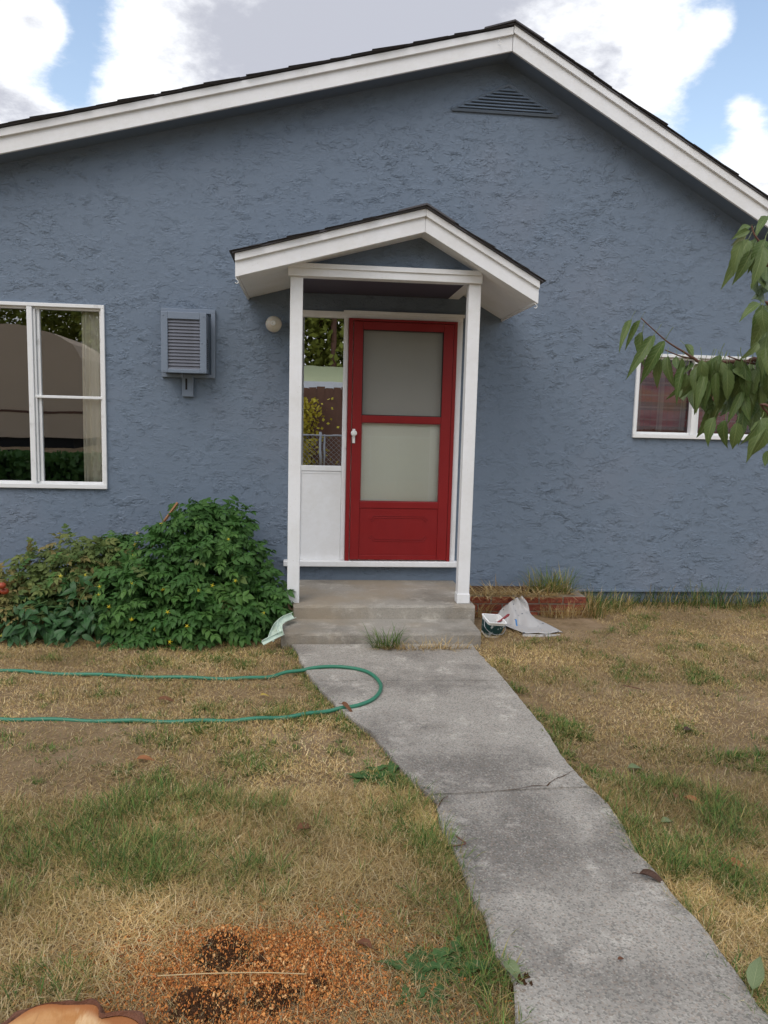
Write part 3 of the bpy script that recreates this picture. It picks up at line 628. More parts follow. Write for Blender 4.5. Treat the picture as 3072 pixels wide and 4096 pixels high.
# porch
PF = -1.02; BY = -.875
pApB, pApT = U(915, 501, PF), U(924, 444, PF); pLB, pLT = U(508, 598, PF), U(508, 547, PF); pRB, pRT = U(1161, 655, PF), U(1167, 607, PF)
pax = (pApB.x + pApT.x) / 2; psL = (pApB.z - pLB.z) / (pax - pLB.x); psR = (pApB.z - pRB.z) / (pRB.x - pax)
def punder(x): return pApB.z - psL * (pax - x) if x < pax else pApB.z - psR * (x - pax)
pX_L, pX_R = pLB.x, (pRB.x + pRT.x) / 2; phL = pLT.z - pLB.z; phA = pApT.z - pApB.z; phR = pRT.z - pRB.z
ph = (phL + phR) / 2
post_l = (U(624, 900, -.85).x + U(622, 1100, -.85).x) / 2; post_lw = U(651, 900, -.85).x - U(624, 900, -.85).x
post_rx0, post_rx1 = U(1003, 900, -.85).x, U(1027, 900, -.85).x
ZL = U(800, 1253).z
bl, br = U(622, 590, BY), U(1043, 602, BY); bz0, bz1 = (U(640, 597, BY).z + U(1020, 610, BY).z) / 2, (U(660, 574, BY).z + U(1020, 588, BY).z) / 2 + .01
proof = MB().prism([(pX_L - .02, punder(pX_L - .02) + ph), (pax, pApB.z + ph), (pX_R + .02, punder(pX_R + .02) + ph), (pX_R + .02, punder(pX_R + .02) + ph + .010), (pax, pApB.z + ph + .012), (pX_L - .02, punder(pX_L - .02) + ph + .010)], PF - .035, -.002).build('porch_roof', 'shingle', house)
def pslope(name, mat, x0, x1, lo, hi, y0, y1, par, bev=.002): return MB().prism([(x0, punder(x0) + lo), (x1, punder(x1) + lo), (x1, punder(x1) + hi), (x0, punder(x0) + hi)], y0, y1, bev).build(name, mat, par)
for (a, b) in ((pX_L, pax - .0008), (pax + .0008, pX_R)):
    pslope('fascia_board', 'white', a, b, 0, ph * .70, PF, PF + .022, proof); pslope('trim_strip', 'white', a, b, ph * .66, ph * .985, PF - .020, PF - .001, proof)
    pslope('soffit', 'white', a + (.02 if a == pX_L else 0), b - (.02 if b == pX_R else 0), .010, .022, PF + .023, -.003, proof, 0)
for x, d in ((pX_L, 1), (pX_R, -1)): MB().box(min(x, x + d * .018), max(x, x + d * .018), PF + .023, -.003, punder(x) + .002, punder(x) + ph * .98, .002).build('eave_board', 'white', proof)
shingle_row(proof, pX_L - .035, pax - .22, lambda x: punder(x) + ph + .010, psL, PF - .05, 1.04, .13); shingle_row(proof, pX_R + .035, pax + .22, lambda x: punder(x) + ph + .010, psR, PF - .05, 1.04, .13)
MB().prism([(pax - .2, punder(pax - .2) + ph + .012), (pax, pApB.z + ph + .014), (pax + .2, punder(pax + .2) + ph + .012), (pax + .2, punder(pax + .2) + ph + .023), (pax, pApB.z + ph + .026), (pax - .2, punder(pax - .2) + ph + .023)], PF - .055, -.004).build('ridge_cap', 'shingle', proof)
hook(U(510, 599, PF + .01), proof, .9); hook(U(1156, 653, PF + .01), proof, .9)
gl_, gr_ = bl.x + .09, br.x - .02
gp = [(x, punder(x) + .012) for x in (gl_, pax, gr_)]
MB().prism([(gl_, bz1 - .03), (gr_, bz1 - .03)] + gp[::-1], BY + .062, BY + .082).build('gable_panel', 'stucco', proof)
beam = MB().box(bl.x, br.x, BY, BY + .10, bz0, bz1, .004).build('porch_beam', 'white', house)
bxo('beam_lip', 'white', beam, bl.x + .012, br.x - .012, BY - .012, BY - .0005, bz1 - .03, bz1 + .004, .002)
for s_ in (0, 1):      # side beams back to the wall
    x0 = bl.x + .006 if s_ == 0 else br.x - .096
    bxo('porch_side_beam', 'white' , house, x0, x0 + .09, BY + .10, -.003, bz0 + .02, bz1 - .002, .003)
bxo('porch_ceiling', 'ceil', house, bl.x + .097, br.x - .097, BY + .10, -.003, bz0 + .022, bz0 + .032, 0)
for x0, x1 in ((post_l, post_l + post_lw), (post_rx0, post_rx0 + post_lw)):
    p = MB().box(x0, x1, -.85, -.85 + .09, ZL, bz0, .005).build('porch_post', 'white', house)
    if x0 > .5: bxo('base_cap', 'white', p, x0 - .004, x1 + .004, -.856, -.85 + .096, ZL + .001, ZL + .075, .003)
    pyd('screw', [(x0 + .03 + .004 * math.cos(a), -.8515, bz0 + .012 + .004 * math.sin(a)) for a in [k * math.pi / 3 for k in range(6)]], [tuple(range(6))], 'grey_metal', p)

# ------------------------------------------------------------------ steps, planter
lx0, lx1 = U(634, 1309, -.92).x, U(1026, 1308, -.92).x
steps = empty('front_steps', (.55, -.9, 0), 'worn concrete front steps with two treads leading to the red door', 'steps')
z1s = U(830, 1337, -.92).z; sx0, sx1 = U(607, 1368, -1.31).x, U(1040, 1368, -1.31).x
def slabby(name, x0, x1, y0, y1, z0, z1, par):
    mb = MB(); n = 22
    prof = [(y0, z0), (y0 + .004, z1 - .018), (y0 + .012, z1 - .004), (y0 + .024, z1), (y1, z1), (y1, z0)]
    rows = []
    for i in range(n + 1):
        x = x0 + (x1 - x0) * i / n; rows.append([mb.bm.verts.new((x + (.006 * (rnd.random() - .5)), y + (.006 * (rnd.random() - .5) if k < 4 else 0), z + (.004 * (rnd.random() - .5) if 0 < k < 4 else 0))) for k, (y, z) in enumerate(prof)])
    for i in range(n):
        for k in range(len(prof)): a, b = k, (k + 1) % len(prof); mb.bm.faces.new((rows[i][a], rows[i][b], rows[i + 1][b], rows[i + 1][a]))
    mb.bm.faces.new(rows[0]); mb.bm.faces.new(rows[-1][::-1])
    return mb.build(name, 'step', par)
slabby('landing', lx0, lx1, -.925, -.001, -.05, ZL, steps); slabby('lower_step', sx0, sx1, -1.31, -.915, -.05, z1s, steps)
# brick planter
px0, px1 = lx1 + .012, U(1266, 1300, -.42).x; py0, py1 = -.42, .02
ptop = U(1150, 1287, -.42).z
planter = empty('brick_planter', ((px0 + px1) / 2, py0, 0), 'low red brick planter between the steps and the lawn along the wall', 'planter')
nc = 3; ch = (ptop + .02) / nc; bl_, bh, bd = .195, ch - .011, .09
brm = []
for k in range(4):
    mb = MB().box(0, bl_, 0, bd, 0, bh, .006); me = mb.mesh('brick'); r = random.Random(k)
    for v in me.vertices: v.co += Vector((r.uniform(-.002, .002), r.uniform(-.003, .003), r.uniform(-.002, .002)))
    me.materials.append(M['brick']); brm.append(me)
MB().box(px0 + .004, px1 - .006, py0 + .008, py0 + bd - .008, -.03, ptop - .008).box(px1 - bd + .008, px1 - .008, py0 + bd - .007, py1 - .022, -.03, ptop - .008).build('mortar', 'mortar', planter)
for c_ in range(nc):
    z = -.02 + c_ * ch; x = px1
    off = (c_ % 2) * .5
    first = True
    while x > px0 + .02:
        L_ = bl_ * (.5 if (first and off) else 1); first = False
        L_ = min(L_, x - px0)
        mt = Matrix.Translation((x - L_, py0 + rnd.uniform(-.004, .004), z)) @ Matrix.Diagonal((L_ / bl_, 1, 1, 1)); link('brick', brm[rnd.randrange(4)], None, planter, mtx=mt); x -= L_ + .011
    y = py0 + bd + .011
    while y < py1 - .12:
        mt = Matrix.Translation((px1, y, z)) @ Matrix.Rotation(math.pi / 2, 4, 'Z'); link('brick', brm[rnd.randrange(4)], None, planter, mtx=mt); y += bl_ + .011
pyd('planter_soil', [(px0, py0 + bd - .01, ptop - .02), (px1 - bd + .01, py0 + bd - .01, ptop - .02), (px1 - bd + .01, -.002, ptop - .01), (px0, -.002, ptop - .01)], [(0, 1, 2, 3)], 'dirt', planter)

# ------------------------------------------------------------------ things fixed to the wall
a0, a1 = U(348, 668), U(462, 812); AD = -.20
fTL, fBR = U(347, 672, AD), U(446, 807, AD)
ac = empty('air_conditioner', (a0.x + .2, 0, a1.z), 'blue-grey painted air conditioner box with louvred grille on the wall beside the window', 'air conditioner')
fx0, fx1, fz0, fz1 = fTL.x, fBR.x, fBR.z, fTL.z; fz1 = max(fz1, fz0 + .40)
fl = MB(); 
X0, X1, ZA, ZB = U(349, 668).x, U(466, 668).x, U(400, 816).z, U(400, 668).z
fl.box(X0, X1, -.03, -.001, ZB - .035, ZB, .003).box(X1 - .035, X1, -.03, -.001, ZA, ZB - .035, .003).box(X0, X0 + .035, -.03, -.001, ZA, ZB - .035, .003).box(X0 + .035, X1 - .035, -.03, -.001, ZA, ZA + .03, .003)
fl.build('flange', 'ac', ac)
gx0, gx1, gz0, gz1 = fx0 + .052, fx1 - .052, fz0 + .03, fz1 - .055
cs = MB().box(fx0, gx0, AD, AD + .03, fz0, fz1, .004).box(gx1, fx1, AD, AD + .03, fz0, fz1, .004).box(gx0, gx1, AD, AD + .03, fz0, gz0, .003).box(gx0, gx1, AD, AD + .03, gz1, fz1, .003)
cs.box(fx0 + .006, fx1 - .006, AD + .03, -.002, fz0 + .004, fz0 + .012).box(fx0 + .006, fx1 - .006, AD + .03, -.002, fz1 - .012, fz1 - .004).box(fx0 + .004, fx0 + .012, AD + .03, -.002, fz0 + .012, fz1 - .012).box(fx1 - .012, fx1 - .004, AD + .03, -.002, fz0 + .012, fz1 - .012)
cs.build('case', 'ac', ac)
bxo('backing', 'ac_slat', ac, gx0 - .01, gx1 + .01, AD + .04, AD + .05, gz0 - .01, gz1 + .01, 0)
slat = bpy.data.meshes.new('louver'); nl = 15; dh = (gz1 - gz0) / nl; gw = gx1 - gx0
slat.from_pydata([(0, 0, 0), (gw, 0, 0), (gw, .013, dh * 1.02), (0, .013, dh * 1.02), (0, .012, -.001), (gw, .012, -.001)], [], [(0, 1, 2, 3), (4, 5, 1, 0)]); slat.materials.append(M['ac_slat'])
for k in range(nl): link('louver', slat, None, ac, mtx=Matrix.Translation((gx0, AD + .008, gz0 + k * dh)))
sv = MB()
for k in range(16): z = fz0 + .04 + k * .0125 * 1.2; sv.box(fx1 - .0045, fx1 - .002, AD + .07, AD + .13, z, z + .006)
sv.build('side_slots', 'black', ac)
for (a, b) in ((fx0 + .02, fz1 - .03), (fx1 - .02, fz1 - .03), (fx0 + .02, fz0 + .015), (fx1 - .02, fz0 + .015), (fx1 - .035, (fz0 + fz1) / 2)): MB().lathe([(.006, 0), (.004, .003)], (a, AD - .0002, b), 'Y', 8).build('screw', 'ac', ac)
bxo('bracket', 'ac', ac, U(405, 820).x - .04, U(419, 820).x, -.035, -.001, U(405, 857).z, fz0, .004); bxo('bracket_slot', 'black', ac, U(402, 830).x, U(402, 830).x + .015, -.0365, -.0353, U(402, 842).z, U(402, 818).z, .0)
bxo('drain_stub', 'ac', ac, U(398, 815).x - .01, U(398, 815).x + .008, -.12, -.10, fz0 - .035, fz0, .003)
lp = U(591, 700, -.10)
lamp = empty('wall_lamp', (lp.x, 0, lp.z), 'round frosted globe lamp on the blue wall left of the porch', 'lamp')
MB().lathe([(.058, 0), (.058, .014), (.040, .022), (.036, .045)], (lp.x, -.001, lp.z), 'Y', 24).build('base', 'ac', lamp, True)
prof = []; Rg = .066
for k in range(13): a = -1.05 + (math.pi / 2 + 1.05) * k / 12; prof.append((max(.004, Rg * math.cos(a)), Rg * math.sin(a) + Rg + .03))
MB().lathe(prof, (lp.x, -.001, lp.z), 'Y', 28).build('globe', 'globe', lamp, True)
MB().lathe([(.020, 0), (.020, .006), (.013, .009), (.010, .004)], (lp.x, -.001 - (2 * Rg + .027), lp.z), 'Y', 16).build('globe_cap', 'plast_white', lamp, True)

# ------------------------------------------------------------------ leaf meshes
def leaf_mesh(name, mat, L=1.0, Wd=.36, fold=.35, droop=.5, curl=0.0, wave=.03, serr=.0, stalk=.0, nl=9, seed=0):
    # blade grows along +Y from the origin, +Z is the upper side; UV.x across, UV.y along
    r = random.Random(seed); vs, fs, uv = [], [], []; cols = (-1, -.55, 0, .55, 1)
    y = 0.0; z = 0.0; ang = 0.0; ds = L / nl
    for i in range(nl + 1):
        t = i / nl
        w = Wd * .56 * (math.sin(math.pi * min(1, t ** .78)) ** .95) * (1 - .35 * t) if 0 < t < 1 else .004 * L
        for c in cols:
            ww = w * (1 + (serr * (1 if i % 2 else -1) if abs(c) == 1 else 0))
            x = c * ww * math.cos(fold * abs(c)); zz = abs(c) * ww * math.sin(fold) + wave * L * math.sin(t * 9 + c * 2 + seed) * abs(c) * .5
            vs.append((x + curl * L * t * t, y - zz * math.sin(ang) * .6, z + zz * math.cos(ang))); uv.append((.5 + c * .5, t))
        ang += droop / nl; y += ds * math.cos(ang); z -= ds * math.sin(ang)
    for i in range(nl):
        for k in range(4): a = i * 5 + k; fs.append((a, a + 1, a + 6, a + 5))
    if stalk:
        b = len(vs); q = .010 * L
        vs += [(-q, 0, -q), (q, 0, -q), (0, 0, q), (-q, -stalk * L * .55, q * 3), (q, -stalk * L * .55, q * 3), (0, -stalk * L * .55, q * 5), (-q, -stalk * L, q * 1), (q, -stalk * L, q * 1), (0, -stalk * L, q * 3)]
        uv += [(.5, .5)] * 9
        for o_ in (0, 3):
            for k in range(3): fs.append((b + o_ + k, b + o_ + (k + 1) % 3, b + o_ + 3 + (k + 1) % 3, b + o_ + 3 + k))
    me = bpy.data.meshes.new(name); me.from_pydata(vs, [], fs); ul = me.uv_layers.new(name='uv')
    for lp_ in me.loops: ul.data[lp_.index].uv = uv[lp_.vertex_index]
    me.polygons.foreach_set('use_smooth', [True] * len(me.polygons)); me.materials.append(M[mat]); me.update(); return me
def frame(pos, ydir, zdir, scale=1.0, wscale=None):
    y = Vector(ydir).normalized(); z = Vector(zdir); x = y.cross(z)
    if x.length < 1e-3: x = y.cross(Vector((1, .3, .2)))
    x.normalize(); z = x.cross(y)
    m = Matrix((x, y, z)).transposed().to_4x4(); m = m @ Matrix.Diagonal((wscale or scale, scale, scale, 1)); m.translation = pos; return m
def compound(name, mat, seed, pairs=3, lob=1.0):
    # a feathered leaf of several leaflets on one stalk, about 1 unit long
    r = random.Random(seed); vs, fs, uv = [], [], []
    def leaflet(base, dr, up, L, Wd):
        m = frame(base, dr, up); shape = ((0, .0), (.18, .62), (.42, .9), (.62, .70), (.8, .42), (1, 0)); b = len(vs)
        for i, (t, w) in enumerate(shape):
            dz = -.35 * L * t * t; ww = w * Wd * .5 * L
            for c in ((0,) if w == 0 else (-1, 0, 1)):
                p = m @ Vector((c * ww * r.uniform(.85, 1.15), t * L, dz + abs(c) * ww * .3)); vs.append(tuple(p)); uv.append((.5 + c * .5, t))
        fs.append((b, b + 2, b + 1)); fs.append((b, b + 3, b + 2))
        for i in range(3):
            a = b + 1 + 3 * i
            fs.append((a, a + 1, a + 4, a + 3)); fs.append((a + 1, a + 2, a + 5, a + 4))
        a = b + 10; fs.append((a, a + 1, a + 3)); fs.append((a + 1, a + 2, a + 3))
    for k in range(pairs):
        t = .28 + .5 * k / max(1, pairs - 1) if pairs > 1 else .5; z = -.25 * t * t
        for sg in (-1, 1):
            leaflet(Vector((0, t, z)), Vector((sg * .95, .55 + r.uniform(-.2, .2), r.uniform(-.35, .05))), Vector((0, 0, 1)), r.uniform(.30, .42) * lob, r.uniform(.55, .7))
    leaflet(Vector((0, .82, -.17)), Vector((r.uniform(-.2, .2), 1, -.4)), Vector((0, 0, 1)), .42 * lob, .66)
    b = len(vs); q = .012
    for t in (0, .45, .85):
        for dx, dz in ((-q, 0), (q, 0), (0, q)): vs.append((dx, t, dz - .25 * t * t - .01)); uv.append((.5, .5))
    for o_ in (0, 3):
        for k in range(3): fs.append((b + o_ + k, b + o_ + (k + 1) % 3, b + o_ + 3 + (k + 1) % 3, b + o_ + 3 + k))
    me = bpy.data.meshes.new(name); me.from_pydata(vs, [], fs); ul = me.uv_layers.new(name='uv')
    for lp_ in me.loops: ul.data[lp_.index].uv = uv[lp_.vertex_index]
    me.materials.append(M[mat]); me.update(); return me
def merge(name, items, mat, parent):
    # join many (mesh, matrix) copies into one object with UVs
    Vs, Ls, St, UVs = [], [], [], []; nv = nlp = 0
    cache = {}
    for me, mt in items:
        if me.name not in cache:
            co = np.zeros(len(me.vertices) * 3); me.vertices.foreach_get('co', co); vi = np.zeros(len(me.loops), np.int32); me.loops.foreach_get('vertex_index', vi)
            st = np.zeros(len(me.polygons), np.int32); me.polygons.foreach_get('loop_start', st); u_ = np.zeros(len(me.loops) * 2); me.uv_layers[0].data.foreach_get('uv', u_); cache[me.name] = (co.reshape(-1, 3), vi, st, u_)
        co, vi, st, u_ = cache[me.name]; A = np.array(mt)
        Vs.append(co @ A[:3, :3].T + A[:3, 3]); Ls.append(vi + nv); St.append(st + nlp); UVs.append(u_); nv += len(co); nlp += len(vi)
    V = np.concatenate(Vs).astype(np.float32); Lp = np.concatenate(Ls).astype(np.int32); S_ = np.concatenate(St).astype(np.int32)
    me = bpy.data.meshes.new(name); me.vertices.add(len(V)); me.vertices.foreach_set('co', V.reshape(-1)); me.loops.add(len(Lp)); me.loops.foreach_set('vertex_index', Lp)
    me.polygons.add(len(S_)); me.polygons.foreach_set('loop_start', S_); me.update(calc_edges=True)
    ul = me.uv_layers.new(name='uv'); ul.data.foreach_set('uv', np.concatenate(UVs).astype(np.float32))
    o = link(name, me, mat, parent); o['kind'] = 'stuff'; return o

# ------------------------------------------------------------------ garden plants by the wall
CAMP = Vector((0, -CAMD, CAMH))
def bush(root, blobs, meshes, stuffmat, n, size, nparts, seed, fl=0, mats2=None, upw=.35, stems=14):
    # blobs: (centre, radii, weight). Leaves sit in the outer shell of the blobs, droop outward.
    r = random.Random(seed); items = []; ws = [b[2] for b in blobs]; tries = 0
    while len(items) < n and tries < n * 12:
        tries += 1
        c, R, w = r.choices(blobs, ws)[0]; d = Vector((r.gauss(0, 1), r.gauss(0, 1), r.gauss(0, 1))).normalized()
        if d.y > .55: continue
        rad = r.random() ** .28
        rad *= 1 + .10 * math.sin(d.x * 9 + c.x * 5) + .08 * math.sin(d.z * 11 + d.x * 4)
        p = c + Vector((d.x * R[0], d.y * R[1], d.z * R[2])) * rad
        if p.z < .02: p.z = r.uniform(.02, .12)
        if p.y > -.05: continue
        s = size * r.uniform(.7, 1.3)
        dr = Vector((d.x * .9 + r.gauss(0, .45), d.y * .9 + r.gauss(0, .45), d.z * .45 - .12 + r.gauss(0, .28))); upv = Vector((d.x * .5, d.y * .6 - .25, 1)) + Vector((r.gauss(0, .3), r.gauss(0, .3), 0))
        p2 = p - dr.normalized() * s * .5
        items.append((r.choice(meshes), frame(p2, dr, upv, s), rad - (p.y - c.y) * .35, p))
    items.sort(key=lambda q: -q[2])
    for me, mt, k, p in items[:nparts]: link('leaf', me, None, root, mtx=mt)
    if len(items) > nparts: merge('foliage', [(a, b) for a, b, c, d in items[nparts:]], stuffmat, root)
    base = Vector((root.location.x, root.location.y, 0))
    for k in range(stems):
        c, R, w = r.choices(blobs, ws)[0]; tip = c + Vector((r.uniform(-.8, .8) * R[0], r.uniform(-.7, .3) * R[1], r.uniform(.3, .95) * R[2])); b0 = Vector((c.x * .7 + base.x * .3 + r.uniform(-.15, .15), c.y + r.uniform(-.1, .1), 0)); mid = b0.lerp(tip, .5) + Vector((r.uniform(-.06, .06), r.uniform(-.06, .06), .06))
        MB().tube(catmull([b0, mid, tip], 4), [.007] * 5 + [.005] * 3 + [.003], 5).build('stem', 'stem', root, True)
    if fl:
        fm = bpy.data.meshes.new('flower'); vs = [(0, 0, .003)]; fs = []
        for k in range(5):
            a = k * 2 * math.pi / 5; i = len(vs); vs += [(.004 * math.cos(a - .5), .004 * math.sin(a - .5), .002), (.017 * math.cos(a), .017 * math.sin(a), -.006), (.004 * math.cos(a + .5), .004 * math.sin(a + .5), .002)]; fs.append((0, i, i + 1)); fs.append((0, i + 1, i + 2))
        fm.from_pydata(vs, [], fs); fm.materials.append(M['flower'])
        outer = [q for q in items[:nparts] if q[3].y < -.3]
        for k in range(fl):
            q = r.choice(outer); tow = (CAMP - q[3]).normalized(); p = q[3] + tow * .05 + Vector((0, 0, .02))
            link('flower', fm, None, root, mtx=frame(p, Vector((r.gauss(0, 1), 0, 1)), tow + Vector((r.gauss(0, .5), r.gauss(0, .3), r.gauss(0, .4))), r.uniform(.9, 1.3)))
    return items
def V3(u, v, y): return U(u, v, y)
tom = [compound('leaf', 'tomato', 20 + k) for k in range(6)]; tom2 = [compound('leaf', 'tomato2', 40 + k) for k in range(4)]; tom3 = [compound('leaf', 'tomato3', 60 + k) for k in range(4)]
pep = [leaf_mesh('leaf', 'pepper', 1, .42, .3, .7 + .2 * k, 0, .03, 0, .25, 6, k) for k in range(4)]
MB().tube([(RF(720, 760, 29).x, -29, -.05), (RF(720, 760, 29).x, -29, 12)], .13, 8).build('utility_pole', 'brown_wood', None); tag(bpy.data.objects['utility_pole'], 'brown utility pole across the street reflected in the glass beside the door', 'pole')
tp = empty('tomato_plant', (U(430, 1400, -.8).x, -.75, 0), 'big bushy green tomato plant with yellow flowers beside the steps', 'plant')
bush(tp, [(V3(425, 1258, -.62), (.50, .50, .60), 5), (V3(300, 1300, -.85), (.30, .40, .36), 2.2), (V3(540, 1300, -.68), (.28, .40, .36), 1.6), (V3(440, 1172, -.45), (.34, .30, .34), 1.4), (V3(450, 1340, -1.05), (.42, .34, .24), 2.0),
          (V3(592, 1310, -.80), (.12, .22, .22), .6), (V3(330, 1370, -1.12), (.24, .22, .16), .9), (V3(428, 1122, -.35), (.20, .16, .14), .4), (V3(500, 1120, -.3), (.20, .12, .14), .3), (V3(260, 1180, -.3), (.14, .1, .12), .2), (V3(452, 1098, -.3), (.10, .08, .09), .12), (V3(540, 1190, -.35), (.14, .12, .16), .25)], tom * 5 + tom2[:1], 'tomato', 2300, .145, 300, 5, 44)
tp2 = empty('tomato_plant', (U(160, 1390, -.8).x, -.7, 0), 'smaller tomato plant with yellowing leaves left of the big green one', 'plant')
bush(tp2, [(V3(160, 1240, -.55), (.33, .40, .30), 3), (V3(220, 1215, -.5), (.20, .28, .20), 1.2), (V3(80, 1250, -.6), (.22, .3, .25), 1), (V3(150, 1300, -.7), (.45, .36, .25), 2)], tom2 + tom2 + tom3[:3] + tom[:1], 'tomato2', 900, .125, 290, 8, 3)
tp3 = empty('pepper_plant', (U(130, 1380, -1.1).x, -1.0, 0), 'low dark green leafy plant in front of the yellowing tomato plant', 'plant')
bush(tp3, [(V3(80, 1345, -1.0), (.36, .30, .20), 3), (V3(200, 1350, -1.0), (.36, .34, .22), 3), (V3(180, 1300, -.95), (.2, .2, .25), 1.2)], pep, 'pepper', 560, .10, 290, 9, 4)
tp4 = empty('tomato_plant', (U(0, 1390, -.8).x - .1, -.8, 0), 'withered yellow-brown tomato plant at the left edge of the picture', 'plant')
it4 = bush(tp4, [(V3(10, 1300, -.75), (.20, .30, .26), 3), (V3(-60, 1290, -.7), (.3, .3, .3), 2), (V3(25, 1320, -.95), (.18, .2, .14), 1.4)], tom3 + tom2[:1], 'tomato3', 420, .115, 260, 12, 0)
for (u, v, y) in ((4, 1265, -1.05), (10, 1277, -1.02), (-6, 1280, -1.0)):
    p = U(u, v, y); MB().lathe([(.006, -.024), (.022, -.018), (.029, -.004), (.027, .010), (.016, .020), (.004, .021)], p, 'Z', 12).build('tomato', 'tomato_fruit', tp4, True)
a, b = U(384, 1086, -.45), U(352, 1130, -.5); MB().tube([Vector((b.x - .35, -.62, .02)), b, a], .011, 4).build('wooden_stake', 'stake')
tag(bpy.data.objects['wooden_stake'], 'thin brown wooden stake leaning out of the top of the big bush', 'stake')

# ------------------------------------------------------------------ cherry tree reaching in from the right
CX, CYT = 2.75, -3.6
tree = empty('cherry_tree', (CX, CYT, 0), 'cherry tree branch with drooping green leaves reaching in from the right', 'tree')
MB().tube(catmull([(CX, CYT, -.05), (CX + .04, CYT + .02, .5), (CX - .03, CYT, 1.1), (CX + .05, CYT + .05, 1.8), (CX + .02, CYT, 2.7)], 5), [.12 - .004 * k for k in range(21)], 10).build('trunk', 'bark', tree, True)
def z6(X, Y): return ((2272 + .5424 * X) / SPX, (800 + .5424 * Y) / SPX)
def z6p(X, Y, y): return U(*z6(X, Y), y)
BRP = []
def branch(pts, r0, r1, mat='twig'):
    P_ = catmull(pts, 5); n = len(P_); BRP.extend(p for p in P_ if p.x > 1.33); return MB().tube(P_, [r1 + (r0 - r1) * (1 - k / (n - 1)) ** 1.7 for k in range(n)], 7).build('branch', mat, tree, True)
YA, YB = -4.25, -4.45
branch([Vector((CX, CYT, 1.45)), Vector((2.15, -3.9, 1.62)), z6p(1520, 1225, YA), z6p(1300, 1195, YA), z6p(1000, 1198, YA), z6p(930, 1168, YA), z6p(850, 1118, YA), z6p(740, 1050, YA), z6p(640, 965, YA), z6p(540, 872, YA)], .012, .0016)
branch([z6p(940, 1172, YA), z6p(830, 1152, YA + .02), z6p(715, 1105, YA + .03)], .004, .0016); branch([z6p(1420, 1213, YA), z6p(1290, 1190, YA - .04), z6p(1180, 1152, YA - .05)], .005, .002)
branch([Vector((CX, CYT, 1.7)), Vector((2.2, -4.1, 2.0)), z6p(1540, 500, YB), z6p(1475, 395, YB), z6p(1425, 325, YB), z6p(1375, 255, YB), z6p(1355, 190, YB)], .010, .002)
branch([Vector((2.2, -4.1, 2.0)), Vector((1.7, -4.35, 1.72)), z6p(1530, 800, YB), z6p(1490, 790, YB)], .010, .003)
branch([Vector((CX, CYT, 1.2)), Vector((2.2, -4.1, 1.35)), z6p(1560, 1560, YB), z6p(1480, 1590, YB)], .014, .003)
